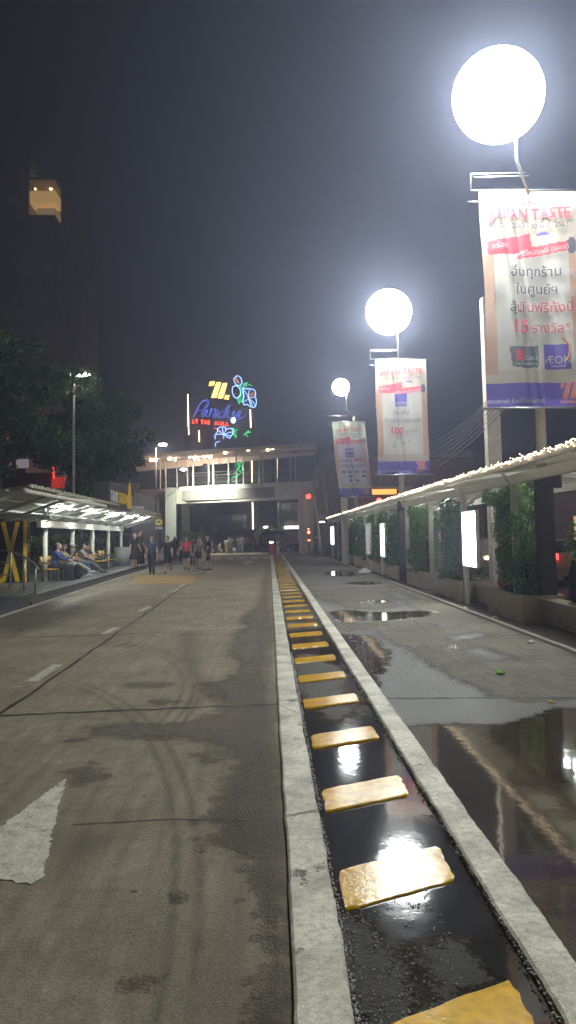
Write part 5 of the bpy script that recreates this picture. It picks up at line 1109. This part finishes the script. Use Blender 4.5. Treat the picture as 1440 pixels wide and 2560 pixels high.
    if cap: Hat.ell(hp(0,.01,.055),(.095,.108,.085),14,10,rot=Rh); Hat.ell(hp(0,-.12,.045),(.065,.075,.014),12,6,rot=Rh)
    allm=[B,T,Bo,Sh,Ha,Hat]; zmin=min(v[2] for v in Sh.v) if not sit else None
    dz = -zmin if not sit else (sit-P.z+.11)
    for m_ in allm: m_.v=[(x*s,y*s,(z+dz)*s if not sit else z*s+(sit+.11*s-P.z*s)) for x,y,z in m_.v]
    off=(lambda v: Vector((v.x*s,v.y*s,(v.z+dz)*s))) if not sit else (lambda v: Vector((v.x*s,v.y*s,v.z*s+(sit+.11*s-P.z*s))))
    fuse(B,vox,'body',colm('skin',skin,.55),t,2); fuse(T,vox*1.25,'shirt' if bottom!='dress' else 'bodice',top if not isinstance(top,tuple) else colm('cloth',top),t)
    fuse(Bo,vox*1.25,{'dress':'skirt','gown':'skirt','pants':'trousers'}.get(bottom,'shorts'),colm('cloth',bcol),t)
    fuse(Ha,vox*1.1,'hair' if hair!='veil' else 'headscarf',colm('hair',hcol,.5),t)
    for k in (0,1):
        b=MB(); n=len(Sh.v)//2; b.v=Sh.v[k*n:(k+1)*n]; nf=len(Sh.f)//2; b.f=[tuple(i-k*n for i in f) for f in Sh.f[k*nf:(k+1)*nf]]; fuse(b,vox,'shoe',colm('shoe',shoes,.6),t)
    if cap: fuse(Hat,vox,'cap',colm('cap',cap),t)
    for sx in (1,-1):
        b=MB(); b.ell(off(hp(sx*.03,-.088,.012)),(.011*s,.008*s,.007*s),8,6); b.build('eye',colm('eye',(.01,.01,.01),.3),t)
    if mask: b=MB(); b.ell(off(hp(0,-.062,-.04)),(.055*s,.05*s,.05*s),12,8,rot=Rh); b.build('face_mask',colm('mask',mask),t,True)
    if extra: extra(t,off,dict(P=P,up=up,head=head,hp=hp,A=AA,L=LL,s=s))
    return t
def gl(px,py,z=0): p=G(px,py,z); return (round(p.x,2),round(p.y,2),z)
def patterned(name,c1,c2,sc):
    m,nt,p=nodes(name); n1=noise(nt,sc,2,.5); nt.links.new(ramp(nt,n1,[(.42,c1),(.52,c2)],'LINEAR'),p.inputs['Base Color']); p.inputs['Roughness'].default_value=.8; return m
skinA=(.45,.28,.19); skinB=(.32,.19,.12)
person('person in a black knee length dress, on the platform edge, facing the long gown',(gl(336,1424,.25)),R(60),1.68,legs=((2,2),(-2,2)),top=(.012,.011,.012),bottom='dress',bcol=(.012,.011,.012),hair='long',skin=skinA)
person('person in a long black gown with small flower spots, standing on the platform edge',(gl(349,1422,.25)),R(70),1.78,legs=((2,2),(-2,2)),top=patterned('black_flower_print',(.012,.012,.014),(.12,.07,.08),9),bottom='gown',bcol=(.014,.012,.014),hair='short',skin=skinA)
person('man in a dark navy shirt and long trousers walking down by the platform',gl(380,1436),R(5),1.76,legs=((16,6),(-10,10)),arms=((18,9,14),(14,9,12)),top=(.03,.035,.07),bottom='pants',bcol=(.012,.014,.025),skin=skinA)
person('bearded man in a black tee and long black shorts, one foot lifted behind',gl(419,1434),R(-3),1.74,legs=((-18,48),(10,4)),arms=((8,10,16),(16,10,16)),top=(.01,.01,.011),bottom='long_shorts',bcol=(.01,.01,.011),skin=skinA,headpitch=6)
person('person in an all black veil walking beside a parked scooter at the kerb',gl(437,1402),R(170),1.72,legs=((8,4),(-8,4)),top=(.008,.008,.009),sleeve='long',bottom='gown',bcol=(.008,.008,.009),hair='veil',skin=skinB,vox=.02)
def redtext(t,off,d):
    b=MB(); r=random.Random(1)
    for k in range(5):
        p=off(d['P']+d['up']*(.32+.02*math.sin(k*2))+Vector((-.1+k*.05,-.142,0))); b.bar(tuple(p),(p.x+.03,p.y-.002,p.z+.045*(1 if k%2 else -1)),.014,.006)
    b.build('shirt_print',white_p,t)
person('masked woman in a bright red tee and black shorts, one arm held out',gl(466,1425),R(12),1.68,legs=((9,4),(-8,6)),arms=((8,10,8),(6,34,12)),top=(.5,.03,.05),bottom='shorts',bcol=(.015,.012,.015),skin=skinA,hair='short',mask=(.55,.58,.58),extra=redtext)
person('woman in a beige flowery blouse and black shorts wearing a white mask',gl(497,1424),R(-4),1.62,legs=((10,5),(-6,5)),arms=((6,10,14),(8,9,12)),top=patterned('beige_flower_print',(.32,.26,.19),(.1,.06,.05),16),bottom='shorts',bcol=(.015,.012,.014),skin=skinA,hair='long',mask=(.7,.72,.7))
person('person in dark clothes walking half hidden between the red tee and the flowery blouse',gl(482,1415),R(8),1.66,legs=((12,6),(-10,8)),top=(.03,.025,.025),bottom='pants',bcol=(.03,.03,.04),skin=skinB,vox=.02)
person('person in black top and shorts walking left, one hand lifted to the face',gl(521,1426),R(-72),1.76,legs=((10,4),(-6,4)),arms=((14,6,20),(70,10,95)),top=(.01,.01,.012),bottom='long_shorts',bcol=(.01,.01,.012),skin=skinA,hair='short')
def hatch(t,off,d):
    b=MB(); p=off(d['hp'](0,.1,.0)); b.ell(tuple(p),(.03,.02,.03),6,4); b.build('hair_tie',yellow_p,t)
person('child in yellow shorts walking away near the parked motorbikes',gl(549,1386),R(180),1.08,legs=((10,6),(-10,8)),top=(.35,.33,.28),bottom='shorts',bcol=(.6,.4,.03),skin=skinB,vox=.024,fingers=False)
person('person in loose yellow trousers and white shirt walking away',gl(566,1386),R(178),1.55,legs=((12,6),(-10,10)),arms=((10,12,10),(-8,12,10)),top=(.55,.52,.45),bottom='pants',bcol=(.6,.38,.03),skin=skinB,shoes=(.6,.6,.6),vox=.02,fingers=False,extra=hatch)
person('man in a grey shirt and grey shorts walking away with a white carrier bag',gl(580,1386),R(182),1.68,legs=((8,4),(-12,10)),top=(.2,.23,.25),bottom='shorts',bcol=(.3,.28,.24),skin=skinA,vox=.02,fingers=True)
person('man in black standing alone on the side lane with a blue bag at his side',gl(791,1394),R(150),1.68,legs=((5,3),(-4,3)),arms=((10,6,20),(14,8,40)),top=(.012,.012,.014),bottom='pants',bcol=(.012,.012,.014),skin=skinA,vox=.016)
p=gl(784,1391); t=thing('carrier_bag','light blue carrier bag hanging beside the man in black','bag',(p[0],p[1]-.1,.22)); b=MB(); b.hexa([(-.12,-.05,0),(.12,-.05,0),(.12,.05,0),(-.12,.05,0)],[(-.16,-.03,.42),(.16,-.03,.42),(.16,.03,.42),(-.16,.03,.42)]); b.build('bag_body',mat('blue_bag',(.06,.25,.5),.4),t); b=MB(); b.tube([(-.08,0,.42),(-.03,0,.6),(.03,0,.6),(.08,0,.42)],.012,5); b.build('handle',mat('blue_bag',(.06,.25,.5)),t)
p=gl(588,1386); t=thing('carrier_bag','white plastic carrier bag held by the man in the grey shirt','bag',(p[0]-.03,p[1],.2)); b=MB(); b.ell((0,0,.2),(.17,.1,.22),10,8); b.build('bag_body',white_p,t,True); b=MB(); b.tube([(-.05,0,.4),(0,0,.58),(.05,0,.4)],.012,5); b.build('handle',white_p,t)
for i,(px,c,lab) in enumerate(((597,(.03,.035,.035),'person in dark grey clothes standing far off left of the pink shirt'),(606,(.05,.05,.06),'person in charcoal clothes standing far off just behind the red tail lamp'))):
    person(lab,gl(px,1383),R(170+i*15),1.68,legs=((2,2),(-2,2)),top=c,bottom='pants',bcol=c,skin=skinB,vox=.03,fingers=False)
person('person walking over the footbridge, brown clothes behind the railing',(at(681,1170,77).x,77.2,6.3),R(-85),1.7,top=(.2,.12,.09),bottom='pants',bcol=(.06,.04,.04),skin=skinB,vox=.024,fingers=False)
far_=[('distant person in dark clothes at the far left of the road, nearest the hedge',531,1383,.97),('distant person in dark clothes between the flowery blouse and the phone walker',511,1388,1.0),('distant person waiting under the bridge left of the arch',628,1379,1.0),('distant person standing inside the arch opening',652,1377,.95),('distant person right of the arch beside the parked motorbikes',660,1380,1.0),('distant person in dark clothes just right of the yellow trousers',572,1384,.95),('distant person close behind the white carrier bag',592,1381,1.0),('distant person left of the pink rider at the road end',611,1379,.97),('distant person right of the pink rider at the road end',636,1380,1.02),('distant person directly left of the red barrier',667,1381,1.0),('distant person at the kiosk right of the bollards',722,1379,1.0)]
src=[o for o in bpy.data.objects if o.get('label','').startswith('person in charcoal')][0]
for k,(l_,px,py,sc_) in enumerate(far_):
    q_=gl(px,py); dup(src,(q_[0],q_[1],0),R(40+70*k),l_,'distant people under the bridge',sc_)
# seated row, facing the road (+X)
SE=R(90)
def seat(px,y,label,**k):
    return person(label,(BX(y)+.02,y,.25),k.pop('rz',SE),k.pop('h',1.7),sit=.43,**k)
L1=((84,82),(84,80))
seat(0,28.35,'man with fair hair in a blue jacket sitting at the near end of the bench',top=(.035,.06,.2),sleeve='long',bottom='pants',bcol=(.02,.02,.03),legs=L1,arms=((40,8,45),(42,6,40)),hcol=(.14,.09,.05),lean=14,skin=(.5,.33,.24),headyaw=-10,h=1.76)
seat(0,29.05,'woman with dark hair in a yellow beige top resting her chin on her hand',top=(.42,.34,.2),bottom='pants',bcol=(.03,.03,.035),legs=L1,arms=((50,6,100),(20,10,60)),hair='long',lean=16,headyaw=20)
seat(0,30.6,'person in a white cap and dark shirt, sitting with one leg in cream trousers crossed',top=(.07,.06,.055),bottom='pants',bcol=(.42,.4,.32),legs=((86,30),(80,84)),arms=((35,8,30),(30,8,40)),cap=(.75,.75,.72),lean=12,shoes=(.7,.7,.68),headpitch=12)
seat(0,32.2,'person in an open plaid shirt and blue jeans leaning forward on the bench',top=patterned('plaid_grey',(.3,.29,.27),(.1,.09,.09),14),bottom='pants',bcol=(.09,.16,.28),legs=((82,78),(86,86)),arms=((48,8,30),(45,8,25)),lean=26,hcol=(.04,.02,.012),shoes=(.7,.7,.68),headpitch=14)
seat(0,33.6,'person in dark clothes and grey trousers stretching legs out, head bent over a paper',top=(.02,.025,.025),bottom='pants',bcol=(.12,.12,.12),legs=((72,22),(76,28)),arms=((45,8,55),(40,8,60)),lean=16,hcol=(.01,.01,.012),shoes=(.12,.08,.06),headpitch=24)
t=thing('backpack','black backpack standing on the platform in front of the blue jacket','backpack',(BX(29.6)+.62,29.4,.25)); b=MB(); b.cap((0,0,.14),.15,(0,0,.42),.13,12); fuse(b,.03,'bag_body',colm('cloth',(.012,.012,.012)),t); b=MB(); b.ell((.12,0,.2),(.07,.11,.13),10,8); b.build('front_pocket',colm('cloth',(.02,.02,.02)),t,True); b=MB(); b.tube([(0,-.04,.55),(0,0,.61),(0,.04,.55)],.014,6); b.build('handle',black_p,t)
# person on the low wall at the right edge
p=at(1414,1470,14.0)
person('person in black with one white sleeve, sitting on the low wall at the right edge',(5.25,13.75,.46),R(80),1.68,sit=.02,top=(.012,.012,.014),sleeve='none',bottom='pants',bcol=(.015,.015,.02),legs=((86,84),(84,82)),arms=((6,38,6),(30,10,40)),lean=8,skin=skinA,hair='long',extra=lambda t,off,d:[(lambda b:(b.cap(off(d['A'][k][0]),.065,off(d['A'][k][1]),.055,10),b.cap(off(d['A'][k][1]),.055,off(d['A'][k][2]),.045,10),b.build('white_sleeve',colm('cloth',(.7,.7,.68)),t,True)))(MB()) for k in (0,1)])
# ================================================================ VEHICLES
def motorbike(label,loc,rz,col=(.02,.02,.025),tail=True,head=False,group='parked motorbikes'):
    t=thing('motorbike',label,'motorbike',loc,rz,group); pc=colm('bike_paint',col,.25)
    for y in (-.62,.62):
        w=MB(); w.torus((0,y,.29),.24,.05,'x',24,8); o=w.build('wheel',rubber,t,True)
        r_=MB(); r_.torus((0,y,.29),.19,.014,'x',20,6); r_.disc((0,y,.29),.05,'x',.1,10)
        for k in range(8): a=k*PI/4; r_.tube([(0,y,.29),(0,y+.19*math.cos(a),.29+.19*math.sin(a))],.006,4)
        r_.build('rim',grey_steel,o,True)
    b=MB(); b.cap((0,-.42,.95),.03,(0,-.62,.3),.025,8); b.cap((0,-.42,.9),.05,(0,-.1,.42),.05,8); b.cap((0,-.1,.4),.07,(0,.3,.4),.08,8); b.cap((0,.3,.45),.06,(0,.62,.3),.03,8); fuse(b,.02,'frame',dark_steel,t,1)
    b=MB(); b.cap((0,-.4,.93),.1,(0,-.3,.55),.09,10); b.ell((0,-.2,.42),(.16,.2,.09)); b.cap((0,.15,.62),.12,(0,.55,.7),.09,10); b.ell((0,.1,.5),(.12,.25,.14)); b.ell((0,-.62,.56),(.06,.2,.03)); b.ell((0,.68,.58),(.07,.16,.03)); fuse(b,.02,'fairing',pc,t,2)
    b=MB(); b.cap((0,.0,.77),.1,(0,.5,.8),.09,10); b.v=[(x,y,.76+(z-.76)*.5) for x,y,z in b.v]; b.build('seat',colm('bike_seat',(.015,.015,.015)),t,True)
    b=MB(); b.tube([(-.32,-.28,1.04),(-.2,-.38,1.03),(0,-.42,1.0),(.2,-.38,1.03),(.32,-.28,1.04)],.016,6)
    for s_ in (-1,1): b.tube([(s_*.22,-.38,1.03),(s_*.26,-.4,1.2)],.008,5); b.ell((s_*.27,-.4,1.22),(.06,.012,.04),8,6)
    b.build('handlebar',dark_steel,t,True)
    b=MB(); b.ell((0,-.5,.95),(.07,.05,.07),10,8); b.build('headlight',emit('bike_head_on',(1,.95,.85),6) if head else mat('bike_lens',(.5,.5,.5),.15),t,True)
    b=MB(); b.ell((0,.72,.7),(.06,.03,.035),8,6); b.build('tail_light',emit('bike_tail_on',(1,.03,.02),9) if tail else mat('bike_tail_off',(.3,.02,.02),.2),t,True)
    b=MB(); b.cap((.11,.1,.28),.03,(.13,.6,.34),.045,8); b.build('exhaust',grey_steel,t,True)
    b=MB(); b.tube([(-.05,.05,.3),(-.18,.12,.02)],.012,5); b.build('kick_stand',dark_steel,t); return t
mbk=motorbike('dark motorbike with a bright rim parked just right of the white bollards',(1.35,79,0),R(62),(.03,.03,.04),False)
def mb2(label,x,y,rz,g='parked motorbikes'): return dup(mbk,(x,y,0),rz,label,g)
mb2('dark motorbike with a red top box parked left of the big right column',2.45,80,R(100)); b=MB(); b.box(-.2,.2,-.18,.18,0,.3,0,.03); o=b.build('top_box',mat('red_plastic',(.42,.05,.04))); o.location=(2.05,80.1,1.05); tag(o,'red delivery box with a pale spot on the rear motorbike','box')
mb2('motorbike partly behind the red barrier box',.7,81,R(75))
mb2('dark scooter parked at the kerb beside the veiled person',-6.05,56,R(20))
mb2('motorbike waiting beyond the red tail lamp, facing the arch',-1.4,86,R(95)); mb2('dark motorbike parked in front of the arch, right one',-.6,86.5,R(80))
mb2('dark motorbike parked far left behind the walking child',-5.3,82,R(40))
for k,(x_,y_,a_,l_) in enumerate(((-3.9,87,80,'motorbike parked far off behind the two dark standing people'),(.2,88,70,'motorbike parked behind the red barrier, just right of the arch'),(3.2,82.5,110,'motorbike parked farthest right, beside the pale pillar'),(-.1,84,100,'motorbike parked left of the red barrier in front of the arch'))): mb2(l_,x_,y_,R(a_))
rb=motorbike('motorbike with a glowing red tail lamp carrying two riders',(-2.75,86,0),R(75),(.02,.02,.025),True,group='ridden motorbikes')
RL=((70,75),(70,75))
person('rider in a white shirt sitting at the back of the far motorbike',(-2.62-.2,86.1,.42),R(75),1.68,sit=.38,top=(.5,.5,.48),bottom='pants',bcol=(.03,.03,.03),legs=RL,arms=((40,6,20),(40,6,20)),skin=skinB,vox=.028,fingers=False)
person('rider in a pink shirt sitting in front on the far motorbike',(-2.3-.05,86.0,.42),R(75),1.7,sit=.38,top=(.6,.12,.3),bottom='pants',bcol=(.03,.03,.03),legs=RL,arms=((55,8,15),(55,8,15)),skin=skinB,vox=.028,fingers=False)
rb2=motorbike('motorbike with a red tail lamp stopped behind the walkway shrubs',(7.9,39.5,0),R(180),(.04,.03,.03),True,True,'ridden motorbikes')
t=thing('umbrella','open black umbrella shading the motorbikes behind the bollards','umbrella',(.75,81.5,0)); b=MB(); b.tube([(0,0,0),(0,0,2.2)],.02,6); b.build('pole',dark_steel,t)
b=MB(); n=16; vs=[(0,0,2.25)]; fs=[]
for k in range(n): a=2*PI*k/n; vs.append((.6*math.cos(a),.6*math.sin(a),2.15)); 
for k in range(n): a=2*PI*k/n; vs.append((1.05*math.cos(a),1.05*math.sin(a),1.85-.04*(k%2)))
for k in range(n): fs.append((0,1+k,1+(k+1)%n)); fs.append((1+k,1+n+k,1+n+(k+1)%n,1+(k+1)%n))
b.add(vs,fs); b.add([(x,y,z-.02) for x,y,z in vs],[tuple(reversed(f)) for f in fs]); b.build('canopy',mat('umbrella_cloth',(.03,.03,.035),.5),t)
def car(label,loc,rz,col,lit=True):
    t=thing('parked_car',label,'car',loc,rz,'cars in the back street'); pc=colm('car_paint',col,.25)
    prof=[(-2.1,.35),(-2.15,.6),(-2.05,.85),(-1.2,1.0),(-.55,1.38),(.9,1.42),(1.65,1.05),(2.05,.98),(2.12,.6),(2.08,.35)]
    b=MB(); secs=[(-.86,.0),(-.84,1),(.84,1),(.86,.0)]; n=len(prof); vs=[]
    for x,k in ((-.84,0),(-.87,1),(.87,1),(.84,0)):
        for y,z in prof: xx=x*(1-.2*max(0,(z-.95)/.45)); vs.append((xx,y*(1 if k else .99),z if k else z-.0))
    fs=[]
    for i in range(3):
        for j in range(n): fs.append((i*n+j,i*n+(j+1)%n,(i+1)*n+(j+1)%n,(i+1)*n+j))
    fs+=[tuple(reversed(range(n))),tuple(range(3*n,4*n))]; b.add(vs,fs); b.build('body',pc,t)
    b=MB(); gm=mat('car_glass',(.02,.02,.025),.08)
    for s_ in (-1,1): b.add([(s_*.885,-1.05,1.0),(s_*.885,1.45,1.03),(s_*.755,.85,1.36),(s_*.755,-.5,1.34)],[(0,1,2,3)])
    b.add([(-.7,1.68,1.06),(.7,1.68,1.06),(.62,.98,1.4),(-.62,.98,1.4)],[(0,1,2,3)]); b.build('window',gm,t)
    for sx in (-1,1):
        for y in (-1.3,1.3):
            w=MB(); w.torus((sx*.82,y,.31),.23,.085,'x',22,8); o=w.build('wheel',rubber,t,True); r_=MB(); r_.disc((sx*.86,y,.31),.19,'x',.04,14); r_.build('rim',grey_steel,o)
        b=MB(); b.box(sx*.8-.12 if sx>0 else -.82,sx*.8+.02 if sx>0 else -.66,2.08,2.16,.84,1.02); b.build('tail_light',emit('car_tail_on',(1,.04,.03),7) if lit else mat('car_tail_off',(.3,.02,.02),.2),t)
        b=MB(); b.ell((sx*.66,-2.1,.68),(.14,.07,.08),10,6); b.build('headlight',emit('car_head_on',(1,.62,.3),10) if lit else mat('bike_lens',(.5,.5,.5)),t,True)
    b=MB(); b.box(-.25,.25,2.115,2.135,.5,.62); b.build('plate',white_p,t)
    return t
# near end (tail lights) is toward +y local, so turn by 180 degrees to face them to the camera
car('car with glowing tail lamps seen past the dark lamp casing',(9.3,26,0),R(180),(.3,.22,.15))
car('beige car in the back street lit by headlamps, behind the nearer car',(9.2,33.5,0),0,(.4,.34,.26))
